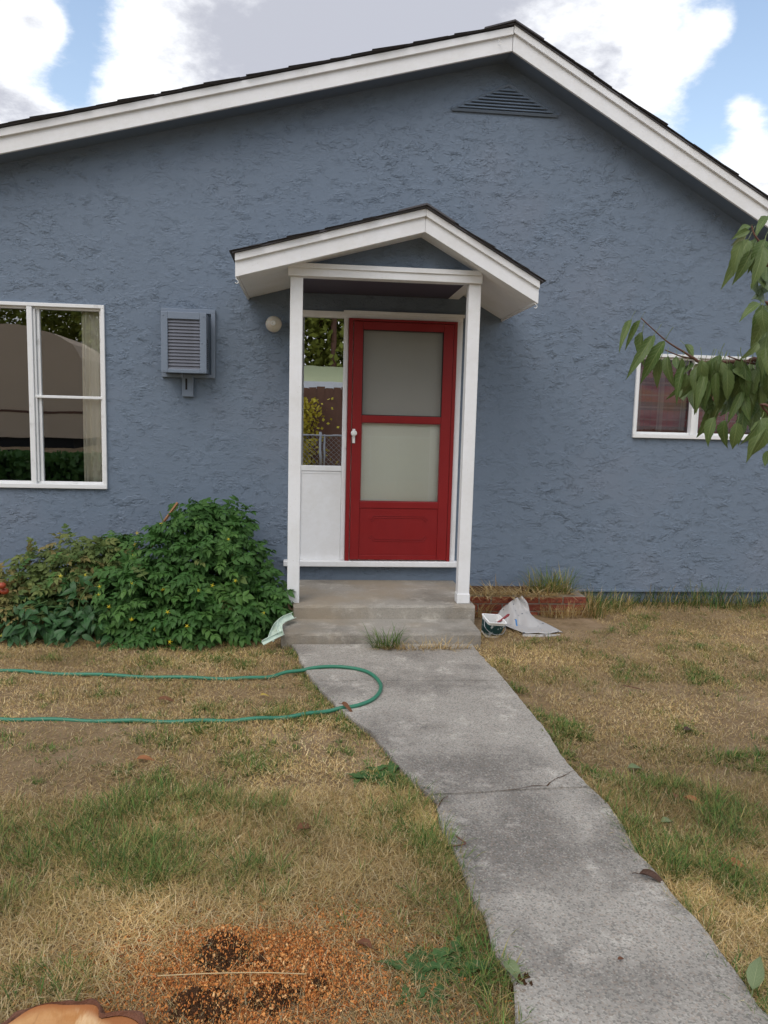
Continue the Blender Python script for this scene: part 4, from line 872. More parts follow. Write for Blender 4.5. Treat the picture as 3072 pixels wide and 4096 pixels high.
LV = [(465, 880, 365, 1060, 45, 0), (530, 885, 402, 1078, 52, 0), (550, 968, 485, 1215, 78, 1), (632, 998, 455, 1250, 72, 0), (712, 1038, 525, 1328, 88, 0), (685, 1170, 610, 1392, 80, 0), (735, 1152, 712, 1365, 90, 0), (800, 1150, 790, 1290, 55, 2), (860, 1230, 752, 1440, 70, 1), (870, 1270, 800, 1500, 64, 0),
      (920, 1200, 845, 1280, 34, 1), (940, 1270, 885, 1465, 66, 1), (900, 1290, 860, 1440, 52, 0), (960, 1205, 940, 1365, 46, 3), (1120, 1140, 1010, 1390, 84, 1), (1125, 1205, 990, 1460, 84, 1), (1050, 1330, 960, 1540, 64, 0), (1215, 1195, 1140, 1250, 52, 0), (1250, 1170, 1240, 1320, 42, 1), (1250, 1270, 1230, 1540, 110, 2), (1160, 1280, 1150, 1560, 120, 2),
      (1310, 1210, 1290, 1480, 74, 0), (1360, 1240, 1350, 1580, 74, 0), (1475, 1220, 1395, 1450, 92, 1), (1080, 1600, 985, 1790, 78, 1), (1160, 1620, 1105, 1845, 94, 0), (1250, 1640, 1215, 1840, 88, 0), (1475, 1605, 1330, 1860, 115, 1), (1475, 1680, 1395, 1900, 95, 0), (1475, 1850, 1450, 1965, 52, 2), (1000, 1420, 1060, 1600, 95, 2), (1100, 1450, 1120, 1640, 120, 2), (1330, 1450, 1400, 1650, 110, 2),
      (1440, 1420, 1430, 1600, 110, 2), (860, 1065, 975, 1165, 60, 2), (830, 1330, 870, 1520, 92, 2), (930, 1380, 920, 1560, 92, 2), (1475, 855, 1310, 1100, 105, 1), (1475, 940, 1370, 1200, 115, 2), (1400, 1045, 1330, 1180, 55, 0), (1475, 1080, 1430, 1290, 76, 0), (1415, 760, 1275, 822, 58, 1), (1475, 770, 1395, 845, 55, 2), (1475, 115, 1370, 215, 52, 1), (1340, 190, 1265, 215, 56, 1), (1340, 225, 1220, 260, 48, 1),
      (1310, 255, 1218, 335, 46, 3), (1330, 290, 1190, 570, 98, 0), (1290, 295, 1170, 520, 74, 0), (1375, 285, 1310, 470, 64, 1), (1360, 370, 1260, 580, 80, 0), (1440, 345, 1395, 590, 90, 0), (1475, 460, 1390, 770, 115, 2), (1400, 580, 1335, 760, 58, 2), (1200, 1380, 1200, 1600, 110, 2), (1290, 1420, 1310, 1640, 110, 2), (1400, 1300, 1420, 1480, 100, 2), (1060, 1240, 1080, 1480, 90, 2), (1180, 1440, 1190, 1680, 100, 2), (1020, 1300, 1010, 1500, 80, 2), (1470, 1400, 1470, 1640, 100, 2), (1380, 1500, 1370, 1700, 100, 2), (1440, 900, 1360, 1130, 90, 2), (1475, 1000, 1400, 1240, 90, 0), (1460, 1130, 1380, 1330, 80, 1), (1440, 620, 1380, 840, 80, 2), (1475, 560, 1420, 800, 95, 2), (1420, 400, 1350, 600, 70, 2), (1400, 1240, 1310, 1450, 80, 1), (1330, 1230, 1240, 1470, 84, 1), (1475, 1290, 1450, 1500, 90, 1), (1420, 1620, 1350, 1800, 80, 1), (1475, 1480, 1440, 1700, 90, 0), (1300, 1560, 1270, 1760, 80, 0), (1100, 1180, 1060, 1400, 70, 0), (1190, 1200, 1180, 1440, 80, 1), (1010, 1210, 960, 1430, 66, 0), (840, 1170, 800, 1380, 60, 0), (1400, 1700, 1340, 1880, 70, 2)]
r8 = random.Random(88)
for k in range(34):
    X = r8.uniform(900, 1475); Y = r8.uniform(1175, 1270) + (r8.uniform(0, 300) if r8.random() < .45 and X > 1000 else 0); LV.append((X, Y, X + r8.uniform(-110, 40), Y + r8.uniform(180, 290), r8.uniform(55, 95), r8.choice((0, 0, 1, 2))))
for k in range(9):
    X = r8.uniform(1400, 1475); Y = r8.uniform(280, 1050); LV.append((X, Y, X + r8.uniform(-100, 0), Y + r8.uniform(150, 240), r8.uniform(55, 90), r8.choice((0, 1, 2))))
cl = [leaf_mesh('leaf', 'cherry', 1, .5, .5, .9, .10, .05, .05, .32, 12, 1), leaf_mesh('leaf', 'cherry', 1, .5, .75, 1.1, -.08, .06, .05, .28, 12, 2), leaf_mesh('leaf', 'cherry', 1, .5, .35, .7, -.12, .05, .05, .3, 12, 3), leaf_mesh('leaf', 'cherry_pale', 1, .5, .7, .5, .04, .06, .03, .3, 12, 4)]
for i, (bx_, by_, tx, ty, w, k) in enumerate(LV):
    upper = by_ < 860 or (bx_ > 1390 and by_ < 1100) or by_ > 1560
    y = (YB if upper else YA) + rnd.uniform(-.05, .05) + (.09 if k == 2 else -.02)
    B_, T_ = z6p(bx_, by_, y), z6p(tx, ty, y - .02 + rnd.uniform(-.03, .03)); L_ = (T_ - B_).length
    tow = (CAMP - B_).normalized(); r_ = rnd
    zd = tow + Vector((r_.uniform(-.7, .7), 0, r_.uniform(-.1, .7))) if k != 2 else -tow + Vector((r_.uniform(-.6, .6), 0, r_.uniform(0, .8)))
    me = cl[3] if k == 3 else cl[rnd.randrange(3)]
    wreal = w * .5424 / F_PX * (CAMD + y) / .40
    o = link('leaf', me, None, tree, mtx=frame(B_, T_ - B_, zd, L_ * 1.08, max(wreal * 1.02, .27 * L_)))
branch([Vector((CX, CYT, 2.2)), Vector((3.1, -3.3, 2.6)), Vector((3.5, -3.2, 2.8))], .012, .003); branch([Vector((CX, CYT, 2.5)), Vector((2.6, -3.2, 2.9)), Vector((2.4, -2.9, 3.1))], .012, .003)
for k in range(170):      # the rest of the crown, along the same branches
    q = rnd.choice(BRP); bp = q + Vector((rnd.uniform(-.05, .05), rnd.uniform(-.05, .05), rnd.uniform(-.05, .01)))
    link('leaf', cl[rnd.randrange(3)], None, tree, mtx=frame(bp, Vector((rnd.gauss(0, .4), rnd.gauss(0, .4), -1)), Vector((rnd.gauss(0, 1), rnd.gauss(0, 1), .4)), rnd.uniform(.08, .12)))

# ------------------------------------------------------------------ things on the ground
HR = .011
hz_ = [(-60, 1446, .02), (0, 1448, .02), (130, 1455, .02), (300, 1461, .02), (450, 1465, .02), (560, 1464, .02), (625, 1452, .028), (690, 1441, ZP + HR), (745, 1441, ZP + HR), (795, 1452, ZP + HR), (822, 1478, ZP + HR), (812, 1505, ZP + HR), (775, 1523, ZP + HR), (720, 1533, .032), (640, 1546, .025), (540, 1554, .02), (430, 1558, .02), (300, 1558, .02), (150, 1556, .02), (0, 1553, .02), (-60, 1552, .02)]
hp_ = catmull([GP(u, v, z) for u, v, z in hz_], 8)
for i, p in enumerate(hp_): p.z += .004 * math.sin(i * .7) * (0 if p.z > .04 else 1)
tag(MB().tube(hp_, HR, 10).build('garden_hose', 'hose', None, True), 'green garden hose lying in a loop across the lawn and path', 'hose')
# folded drop cloth leaning on the planter
def cloth():
    T = [U(1063, 1352, -.62), U(1075, 1325, -.52), U(1096, 1305, -.47), U(1112, 1294, -.46), U(1122, 1292, -.45)]      # upper edge, left to right
    Bt = [U(1066, 1352, -.66), U(1092, 1366, -.80), U(1130, 1383, -.98), U(1172, 1384, -1.0), U(1212, 1380, -.98)]     # lower edge
    Mi = [U(1068, 1349, -.68), U(1090, 1340, -.66), U(1115, 1336, -.68), U(1142, 1334, -.66), U(1160, 1342, -.60)]
    nx, nz = 44, 34; Tc, Mc, Bc = catmull(T, 11), catmull(Mi, 11), catmull(Bt, 11); vs, fs = [], []
    for j in range(nz + 1):
        w = j / nz
        for i in range(nx + 1):
            s = i / nx; p = Tc[i] * (1 - w) ** 2 + (Mc[i] * 2 - (Tc[i] + Bc[i]) * .5) * 2 * w * (1 - w) + Bc[i] * w * w
            fold = .045 * abs(math.sin(s * 8 + w * 1.6 + 1.2 * math.sin(w * 3))) * (.5 + w * .3) + .014 * math.sin(s * 27 + w * 6) * (1 - w * .4) + .020 * math.sin(w * 10 - s * 6) * s + .016 * abs(math.sin(w * 5 + s * 11)) + .03 * (float(vnoise(s * 6, w * 6, 31)) - .5)
            p = p + Vector((.15, -1, .55)).normalized() * fold; p.z = max(p.z, .012 + .01 * w); vs.append(p)
    for j in range(nz):
        for i in range(nx): a = j * (nx + 1) + i; fs.append((a, a + 1, a + nx + 2, a + nx + 1))
    cv = list(vs); o = pyd('drop_cloth', vs, fs, 'canvas', None, True); s = o.modifiers.new('s', 'SOLIDIFY'); s.thickness = .004; s.offset = -1
    tag(o, 'paint-spotted grey-white canvas drop cloth draped against the brick planter', 'drop cloth')
    # under fold at the lower right
    lo = [U(1125, 1384, -.99), U(1150, 1379, -1.01), U(1180, 1377, -1.02), U(1213, 1372, -1.0)]; lb = [U(1128, 1386, -1.0), U(1150, 1388, -1.02), U(1180, 1388, -1.03), U(1208, 1384, -1.02)]; vs = []
    for A, B in zip(catmull(lo, 5), catmull(lb, 5)): vs += [A, (A + B) / 2 + Vector((0, -.02, .004)), Vector((B.x, B.y, .016))]
    fs = [(3 * i + k, 3 * i + k + 1, 3 * i + k + 4, 3 * i + k + 3) for i in range(15) for k in range(2)]
    f = pyd('folded_hem', vs, fs, 'canvas', o, True); s = f.modifiers.new('s', 'SOLIDIFY'); s.thickness = .008
    g = lambda i, j: Vector(cv[j * (nx + 1) + i]); up_ = Vector((.15, -1, .55)).normalized() * .006
    vs = []
    for k in range(7): vs += [g(18, 19 + k) + up_, g(20, 19 + k) + up_ * 1.4]
    pyd('tape_strip', vs, [(2 * k, 2 * k + 1, 2 * k + 3, 2 * k + 2) for k in range(6)], 'tape', o)
cloth()
# hand pail with a brush
pc = GP(1058, 1375, 0); pail_y = -1.0
pa = U(1062, 1370, -1.02); pcx = pa.x
pail = empty('paint_pail', (pcx, -1.0, 0), 'small open white paint pail with dark green smeared label beside the steps', 'pail')
PM = Matrix.Translation((pcx - .005, -.985, .004)) @ Matrix.Rotation(math.radians(12), 4, 'Z') @ Matrix.Rotation(math.radians(14), 4, 'X') @ Matrix.Rotation(math.radians(7), 4, 'Y')
def rr(w, d, z, r=.018, n=4):
    out = []
    for (sx, sy, a0) in ((1, 1, 0), (-1, 1, 90), (-1, -1, 180), (1, -1, 270)):
        for k in range(n + 1): a = math.radians(a0 + 90 * k / n); out.append(Vector((sx * (w / 2 - r) + r * math.cos(a), sy * (d / 2 - r) + r * math.sin(a), z)))
    return out
def loft(rings, name, mat, parent, close=True, M_=None):
    vs, fs = [], []; n = len(rings[0])
    for R_ in rings: vs += [(M_ @ p) if M_ else p for p in R_]
    for i in range(len(rings) - 1):
        for k in range(n): fs.append((i * n + k, i * n + (k + 1) % n, (i + 1) * n + (k + 1) % n, (i + 1) * n + k))
    if close: fs.append(tuple(range(n))[::-1]); fs.append(tuple(range((len(rings) - 1) * n, len(rings) * n)))
    return pyd(name, vs, fs, mat, parent, False)
loft([rr(.115, .10, 0), rr(.148, .135, .128), rr(.160, .147, .131), rr(.160, .147, .138), rr(.140, .127, .138), rr(.112, .098, .012)], 'tub', 'plast_white', pail, True, PM)
loft([rr(.1215, .1065, .018), rr(.1465, .1335, .112), rr(.1445, .1315, .112), rr(.1195, .1045, .018)], 'label_wrap', 'label', pail, False, PM)
MB().tube(catmull([PM @ Vector(p) for p in ((-.080, 0, .125), (-.088, -.05, .085), (-.03, -.082, .05), (.05, -.080, .05), (.088, -.045, .085), (.080, 0, .125))], 6), .0025, 5).build('bail_handle', 'grey_metal', pail, True)
ba, bb = U(1078, 1343, -1.0), U(1100, 1327, -.97)
br_ = empty('paint_brush', ba, 'paint brush with dark red handle resting in the small paint pail', 'paint brush')
dd = (bb - ba).normalized()
MB().tube([ba - dd * .02, ba + dd * .02, ba + dd * .06, bb - dd * .015, bb], [.010, .008, .0095, .011, .006], 8).build('handle', 'brush_red', br_, True)
MB().tube([ba - dd * .065, ba - dd * .02], [.019, .017], 8).build('ferrule', 'grey_metal', br_); MB().tube([ba - dd * .12, ba - dd * .065], [.022, .018], 8).build('bristles', 'bristle', br_)
# pale plastic strips left of the steps
def strip(pts, w, name, parent):
    P_ = catmull(pts, 6); vs = []; n = len(P_)
    for i, p in enumerate(P_):
        tn = (P_[min(i + 1, n - 1)] - P_[max(0, i - 1)]).normalized(); s_ = tn.cross(Vector((.2, -.8, .6))).normalized(); nn = s_.cross(tn)
        for c, h in ((-1, -.018), (-.92, 0), (0, .004 * math.sin(i)), (.92, 0), (1, -.018)): vs.append(p + s_ * (w * c) - nn * h)
    fs = [(5 * i + k, 5 * i + k + 1, 5 * i + k + 6, 5 * i + k + 5) for i in range(n - 1) for k in range(4)]
    o = pyd(name, vs, fs, 'plastic_pale', parent); s = o.modifiers.new('s', 'SOLIDIFY'); s.thickness = .003; return o
gs = empty('gutter_strip', GP(600, 1385), 'bent pale green plastic gutter strips lying against the left end of the steps', 'gutter')
strip([U(633, 1331, -1.02), U(612, 1340, -1.12), U(598, 1353, -1.24), U(590, 1368, -1.32), U(584, 1384, -1.36)], .022, 'bent_strip', gs)
strip([U(609, 1369, -1.34), U(592, 1377, -1.40), U(567, 1390, -1.46)], .014, 'flat_strip', gs); strip([U(604, 1346, -1.25), U(603, 1358, -1.32), U(606, 1372, -1.35)], .016, 'flat_strip', gs)
# stump
sc_c = GP(112, 2298, .08); stump = empty('tree_stump', (sc_c.x, sc_c.y, 0), 'freshly cut tree stump with orange-brown wood and rough bark at the lower left', 'stump')
def stump_r(a):
    return .172 * (1 + .06 * math.sin(2 * a + .6) + .05 * math.sin(3 * a + 1.0) + .03 * math.sin(7 * a) - .20 * math.exp(-((a - .95) / .16) ** 2) + .10 * math.exp(-((a - .45) / .28) ** 2))
ns = 96; rings = []
for (f, z, no) in ((1.40, -.06, .09), (1.22, .01, .10), (1.13, .05, .10), (1.11, .085, .09), (1.06, .103, .06), (1.02, .105, .03), (.985, .096, .0)):
    rings.append([Vector((stump_r(a) * f * (1 + no * (float(vnoise(k * .45, z * 30, 3)) - .5) * 2) * math.cos(a), stump_r(a) * f * (1 + no * (float(vnoise(k * .45, z * 30, 3)) - .5) * 2) * math.sin(a), z)) for k, a in enumerate([2 * math.pi * k / ns for k in range(ns)])])
TM = Matrix.Translation((sc_c.x, sc_c.y, 0)) @ Matrix.Rotation(math.radians(3), 4, 'X')
bk = loft(rings, 'bark', 'bark', stump, False, TM)
vs = [(0, 0, .096)]; 
for f in (.33, .66, .99):
    for k in range(ns): a = 2 * math.pi * k / ns; vs.append((stump_r(a) * f * math.cos(a), stump_r(a) * f * math.sin(a), .097 + .006 * math.sin(a * 2 + f * 3) * f + .003 * float(vnoise(f * 9, k * .3, 8))))
fs = [(0, 1 + k, 1 + (k + 1) % ns) for k in range(ns)] + [(1 + q * ns + k, 1 + (q + 1) * ns + k, 1 + (q + 1) * ns + (k + 1) % ns, 1 + q * ns + (k + 1) % ns) for q in range(2) for k in range(ns)]
me = bpy.data.meshes.new('cut_face'); me.from_pydata(vs, [], fs); link('cut_face', me, 'cutwood', stump, False, TM)
# dug soil among the wood chips
def mound(u, v, rx, ry, h, label):
    c = GP(u, v, 0); vs, fs = [], []; n = 44
    for j in range(n + 1):
        for i in range(n + 1):
            x, y = (i / n - .5) * 2, (j / n - .5) * 2; q = max(0, 1 - (x * x + y * y) * (1 + .5 * (float(vnoise(x * 3 + u, y * 3, 7)) - .5)))
            z = h * q ** .7 * (.35 + 1.1 * float(vnoise(x * 4 + u, y * 4 + v, 9))) + .022 * (float(vnoise(x * 16 + u, y * 16, 4)) - .3) * (q > 0) - .012
            vs.append((c.x + x * rx, c.y + y * ry, z))
    for j in range(n):
        for i in range(n): a = j * (n + 1) + i; fs.append((a, a + 1, a + n + 2, a + n + 1))
    tag(pyd('soil_mound', vs, fs, 'dirt', None, False), label, 'soil', 'dug soil among the wood chips')
mound(482, 2070, .085, .10, .055, 'tallest dark soil mound behind the wood chips'); mound(440, 2185, .10, .08, .05, 'dark soil clump in the chips nearest the stump'); mound(590, 2168, .09, .07, .045, 'dark soil clump at the bottom right of the chips'); mound(690, 2140, .05, .04, .035, 'small dark soil clump at the right edge of the chips'); mound(578, 2092, .08, .05, .03, 'flat dark soil patch in the middle of the chips')
mound(1128, 2143, .045, .05, .045, 'dark soil clump at the left edge of the path')
# chips
def inpoly_gauss(x, y, spots): 
    g = np.zeros_like(x)
    for (u, v, rx, ry, k) in spots:
        c = GP(u, v, 0); g = np.maximum(g, k * np.exp(-((x - c.x) / rx) ** 2 - ((y - c.y) / ry) ** 2))
    return g
chip_spots = [(560, 2100, .42, .20, 1), (450, 2150, .28, .20, 1), (640, 2150, .30, .22, 1), (520, 2200, .38, .2, .9), (680, 2020, .30, .14, .55), (380, 2100, .15, .2, .5), (760, 2060, .2, .15, .4), (900, 2230, .3, .1, .3)]
N = 560000; x = NR.uniform(-1.2, .7, N); y = NR.uniform(-5.3, -3.9, N); g = inpoly_gauss(x, y, chip_spots) * (.5 + vnoise(x * 9, y * 9, 5))
k = (NR.random(N) < g * .62) & ~inpath(x, y, .01)[0]; x, y = x[k], y[k]; n = len(x); gg = g[k]
az = NR.uniform(0, 6.28, n); ln = np.where(NR.random(n) < .90, NR.uniform(.0018, .005, n), NR.uniform(.005, .011, n)); wd = ln * NR.uniform(.3, .7, n); zc = .012 + NR.random(n) * .022 * np.minimum(1, gg)
for (u, v, rx, ry, h) in ((482, 2065, .085, .10, .05), (440, 2185, .10, .08, .03), (590, 2168, .09, .07, .03)):
    c = GP(u, v, 0); q = np.maximum(0, 1 - ((x - c.x) / rx) ** 2 - ((y - c.y) / ry) ** 2); kk = (q > .1) & (NR.random(n) < .68); zc = np.where(kk, -.05, zc + h * q)
tl = NR.normal(0, .45, n); V = np.zeros((n, 4, 3)); dx, dy = np.cos(az), np.sin(az)
for i, (a, b) in enumerate(((-1, -1), (1, -.7), (1, .8), (-1, 1))):
    V[:, i, 0] = x + dx * ln * a / 2 - dy * wd * b / 2; V[:, i, 1] = y + dy * ln * a / 2 + dx * wd * b / 2; V[:, i, 2] = zc + a * ln / 2 * np.sin(tl) + .004 * b * NR.random(n)
me = bpy.data.meshes.new('wood_chips'); me.from_pydata(V.reshape(-1, 3).tolist(), [], [tuple(range(4 * i, 4 * i + 4)) for i in range(n)])
pal = np.array([(.47, .18, .05), (.54, .25, .08), (.38, .125, .035), (.60, .36, .16), (.24, .085, .03)]); cc = pal[NR.choice(5, n, p=[.34, .30, .16, .14, .06])] * NR.uniform(.95, 1.3, (n, 1))
c4 = np.ones((n, 4, 4), np.float32); c4[:, :, :3] = cc[:, None, :]; at = me.color_attributes.new('col', 'FLOAT_COLOR', 'POINT'); at.data.foreach_set('color', c4.reshape(-1))
o = link('wood_chips', me, 'chip'); tag(o, 'orange wood chips and sawdust scattered around the dug soil by the stump', 'wood chips', None, 'stuff')

# ------------------------------------------------------------------ grass
GREEN = [(210, 1860, .34, .15, .9), (330, 1910, .28, .11, .85), (110, 1780, .40, .2, .42), (80, 1870, .2, .12, .6), (60, 1970, .2, .12, .7), (330, 1990, .15, .1, .4), (100, 1640, .6, .3, .36), (420, 1600, .5, .3, .38), (500, 1800, .4, .3, .36), (600, 1900, .3, .2, .34), (250, 1680, .5, .2, .34), (760, 1780, .2, .2, .3), (560, 1650, .25, .2, .42), (300, 1720, .4, .25, .35), (620, 1560, .2, .15, .45), (800, 1600, .16, .35, .75), (890, 1740, .10, .2, .55), (940, 1830, .06, .25, .7), (700, 1500, .10, .25, .6), (1000, 1960, .06, .2, .6),
         (1350, 1770, .18, .22, .8), (1430, 1880, .16, .2, .7), (1210, 1580, .10, .12, 1.0), (1280, 1690, .14, .08, .9), (1500, 1960, .12, .15, .5), (1080, 1440, .10, .15, .6), (1580, 1780, .25, .25, .7), (1500, 1840, .3, .3, .55), (1600, 1900, .25, .25, .5), (1400, 1700, .25, .15, .5), (1450, 1460, .8, .3, .30), (1600, 1640, .4, .3, .35), (1350, 1480, .15, .1, .5), (1150, 1400, .3, .12, .4), (1540, 1410, .6, .15, .40), (500, 1440, .25, .1, .35), (300, 1430, .4, .08, .45), (150, 1425, .4, .08, .45), (560, 1490, .12, .08, .4), (60, 1480, .3, .1, .45), (250, 1500, .25, .08, .35), (760, 2070, .08, .06, .4), (640, 1980, .1, .07, .45), (860, 1990, .12, .1, .3), (1060, 2130, .06, .15, .4), (1620, 2000, .15, .15, .35), (200, 2130, .2, .1, .3)]
STRAW = np.array([(.50, .36, .155), (.42, .29, .115), (.58, .44, .22), (.31, .20, .08), (.46, .32, .13), (.62, .50, .29)])
GRN = np.array([(.075, .155, .028), (.10, .18, .035), (.145, .20, .050), (.052, .115, .024)]); OLV = np.array([(.21, .20, .055), (.27, .235, .075), (.16, .17, .045), (.32, .26, .095)])
def grass_field(N, x0, x1, y0, y1):
    x = NR.uniform(x0, x1, N); y = NR.uniform(y0, y1, N)
    ip, xl, xr = inpath(x, y, -.012); keep = ~ip
    keep &= ~((y > -1.30) & (x > sx0 - .01) & (x < sx1 + .01)) & ~((y > -.92) & (x > lx0) & (x < px1 + .005)) & ~((y > py0) & (x > lx0) & (x < px1)) & (y < .015)
    keep &= ~((x < -.35) & (y > -1.05)) & ~((x < -.2) & (y > -1.2) & (x > -1.4))
    keep &= ((x - sc_c.x) ** 2 + (y - sc_c.y) ** 2) > .245 ** 2
    return x[keep], y[keep]
def zone(x, y):
    g = inpoly_gauss(x, y, GREEN); g = g + .45 * (vnoise(x * 2.1, y * 2.1, 21) - .5) + .45 * (vnoise(x * 7, y * 7, 22) - .5) + .17
    ch = inpoly_gauss(x, y, chip_spots); return g, ch
def view_ok(x, y):                      # keep to what the yard around the picture shows
    return (np.abs(x - .2) < 1.25 + (y + 6.5) * .70) & (y > -5.6)
def place(N, box, kind, hmul=1.0, wmul=1.0):
    x, y = grass_field(N, *box); k = view_ok(x, y); x, y = x[k], y[k]; g, ch = zone(x, y); r = NR.random(len(x)); _, xl, xr = inpath(x, y)
    ed = np.exp(-np.minimum(np.abs(x - xl), np.abs(x - xr)) / .055) * (y < -1.3); bare = np.clip((vnoise(x * 1.7, y * 1.7, 33) - .52) * 3, 0, 1)
    lo = lambda x, y: (.74 + .80 * vnoise(x * 1.9, y * 1.9, 41) * (.6 + .8 * vnoise(x * 6, y * 6, 43)))[:, None]
    if kind == 'straw':
        k = r < (1 - .75 * np.clip(ch * 1.2, 0, 1)) * (1 - .55 * bare) * (.55 + .6 * vnoise(x * 14, y * 14, 3)); x, y, g = x[k], y[k], g[k]; n = len(x)
        col = STRAW[NR.integers(0, 6, n)] * NR.uniform(.75, 1.15, (n, 1)) * lo(x, y); z = .004 + NR.random(n) * .018
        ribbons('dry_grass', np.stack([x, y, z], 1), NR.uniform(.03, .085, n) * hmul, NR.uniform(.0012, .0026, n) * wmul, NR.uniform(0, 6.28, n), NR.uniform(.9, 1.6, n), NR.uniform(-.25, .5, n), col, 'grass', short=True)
    elif kind == 'olive':
        k = r < np.clip(.36 + g * .95, 0.06, 1) * (1 - .8 * np.clip(ch * 1.3, 0, 1)) * (1 - .6 * bare) * (.3 + .9 * vnoise(x * 9, y * 9, 13)); x, y, g = x[k], y[k], g[k]; n = len(x)
        m = NR.random(n) < np.clip(.45 + .6 * g, .35, .95); col = np.where(m[:, None], OLV[NR.integers(0, 4, n)], STRAW[NR.integers(0, 6, n)]) * NR.uniform(.8, 1.2, (n, 1)) * lo(x, y)
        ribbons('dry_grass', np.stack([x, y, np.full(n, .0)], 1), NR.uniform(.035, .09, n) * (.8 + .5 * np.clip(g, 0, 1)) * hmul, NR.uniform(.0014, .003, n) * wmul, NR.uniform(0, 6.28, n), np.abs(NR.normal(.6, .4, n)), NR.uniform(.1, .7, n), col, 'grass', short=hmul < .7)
    else:           # green blades grow in tufts
        pr_ = np.clip((g + 1.0 * ed * (.4 + vnoise(y * 3, x * 0 + 3, 9)) - .20) * 1.9, .012, 1) * (1 - .85 * np.clip(ch * 1.3, 0, 1)) * np.clip(vnoise(x * 6, y * 6, 17) * 2.4 - .55, 0, 1)
        k = r < pr_; x, y, g, ed2 = x[k], y[k], g[k], ed[k]; m = NR.integers(5, 26, len(x)); sz = NR.uniform(.6, 1.25, len(x)); tone = NR.uniform(.8, 1.25, len(x)); hue = NR.random(len(x))
        ix = np.repeat(np.arange(len(x)), m); n = len(ix); a = NR.uniform(0, 6.28, n); rr_ = np.abs(NR.normal(0, .022, n)) * sz[ix]; x2 = x[ix] + np.cos(a) * rr_; y2 = y[ix] + np.sin(a) * rr_
        dry = NR.random(n) < .16 + .35 * (hue[ix] > .72); col = np.where(dry[:, None], OLV[NR.integers(0, 4, n)], GRN[NR.integers(0, 4, n)]) * (tone[ix] * NR.uniform(.85, 1.15, n))[:, None]
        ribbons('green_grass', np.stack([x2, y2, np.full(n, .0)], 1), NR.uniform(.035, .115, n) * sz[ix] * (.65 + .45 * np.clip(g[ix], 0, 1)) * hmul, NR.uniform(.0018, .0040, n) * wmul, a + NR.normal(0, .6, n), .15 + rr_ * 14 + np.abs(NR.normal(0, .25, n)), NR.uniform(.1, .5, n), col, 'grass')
NEAR, FAR = (-2.6, 2.4, -5.6, -3.4), (-4.8, 5.2, -3.4, .0)
place(380000, NEAR, 'straw', .85, .75); place(200000, NEAR, 'olive', .8, .85); place(17000, NEAR, 'green', 1.05)
place(420000, FAR, 'straw', .5, 1.0); place(330000, FAR, 'olive', .5, 1.1); place(40000, FAR, 'green', .62, 1.2)
for nm, lb in (('dry_grass', 'dry straw-coloured grass covering the lawn'), ('green_grass', 'green grass growing in patches on the dry lawn')):
    for o in [o for o in bpy.data.objects if o.name.split('.')[0] == nm]: tag(o, lb, 'grass', None, 'stuff')
def tuft(name, c, n, spread, h, w, pal, lean, label, cat, kind=None, z0=0.0, single=True):
    a = NR.uniform(0, 6.28, n); rr_ = np.sqrt(NR.random(n)) ; x = c[0] + np.cos(a) * rr_ * spread[0]; y = c[1] + np.sin(a) * rr_ * spread[1]
    col = pal[NR.integers(0, len(pal), n)] * NR.uniform(.8, 1.2, (n, 1))
    return tag(ribbons(name, np.stack([x, y, np.full(n, z0)], 1), NR.uniform(.5, 1.1, n) * h, NR.uniform(.7, 1.2, n) * w, a + NR.normal(0, .8, n), np.abs(NR.normal(lean, .3, n)), NR.uniform(.1, .5, n), col, 'grass'), label, cat, None, kind)
tuft('grass_tuft', GP(835, 1402, .03), 90, (.10, .02), .20, .006, GRN * 1.0, .45, 'green grass tuft growing at the foot of the lower step', 'grass tuft', None, ZP)
tuft('dry_weeds', GP(915, 1404, .03), 260, (.34, .025), .11, .004, STRAW, .8, 'dry brown weeds along the foot of the lower step', 'weeds', 'stuff', ZP)
dw = [((px0 + px1) / 2, py0 + .05, .45, .1, ptop, 420, .20, STRAW * .9, 1.15), (px0 + .15, py0 + .01, .14, .04, ptop, 120, .24, STRAW, 1.5), (px0 + .42, py0 + .01, .08, .03, ptop, 60, .2, STRAW, 1.5), (px1 + .25, -.2, .25, .15, 0, 200, .2, np.concatenate([GRN, STRAW, OLV]), .5), (px1 - .25, py0 + .16, .2, .12, ptop, 300, .26, np.concatenate([GRN, OLV]), .5), (px1 + .08, -.35, .1, .2, 0, 200, .26, np.concatenate([GRN, STRAW]), .4), (px0 + .10, py0 - .03, .12, .04, 0, 120, .22, STRAW, .4), (px1 - .18, py0 - .05, .22, .06, 0, 260, .20, STRAW, .5), (px1 - .38, py0 + .02, .1, .05, ptop, 90, .22, STRAW, 1.5)]
for (cx, cy, sx_, sy_2, z, n, h, pal, le) in dw: tuft('planter_weeds', (cx, cy), n, (sx_, sy_2), h, .005, pal, le, 'dry straw and green weeds growing in and around the brick planter', 'weeds', 'stuff', z)
for (x0, x1, n) in ((px1 + .1, 5.0, 1500),):
    xx = NR.uniform(x0, x1, n); yy = -np.abs(NR.normal(.05, .12, n)); pal = np.concatenate([GRN, GRN * .8, OLV, STRAW[:2]]); hh = NR.uniform(.06, .24, n) * (.6 + .8 * vnoise(xx * 2.5, yy, 4))
    tag(ribbons('wall_weeds', np.stack([xx, yy, np.zeros(n)], 1), hh, NR.uniform(.003, .006, n), NR.uniform(0, 6.28, n), np.abs(NR.normal(.4, .3, n)), NR.uniform(.1, .6, n), pal[NR.integers(0, len(pal), n)] * NR.uniform(.7, 1.1, (n, 1)), 'grass'), 'ragged weeds along the foot of the blue wall on the right', 'weeds', None, 'stuff')
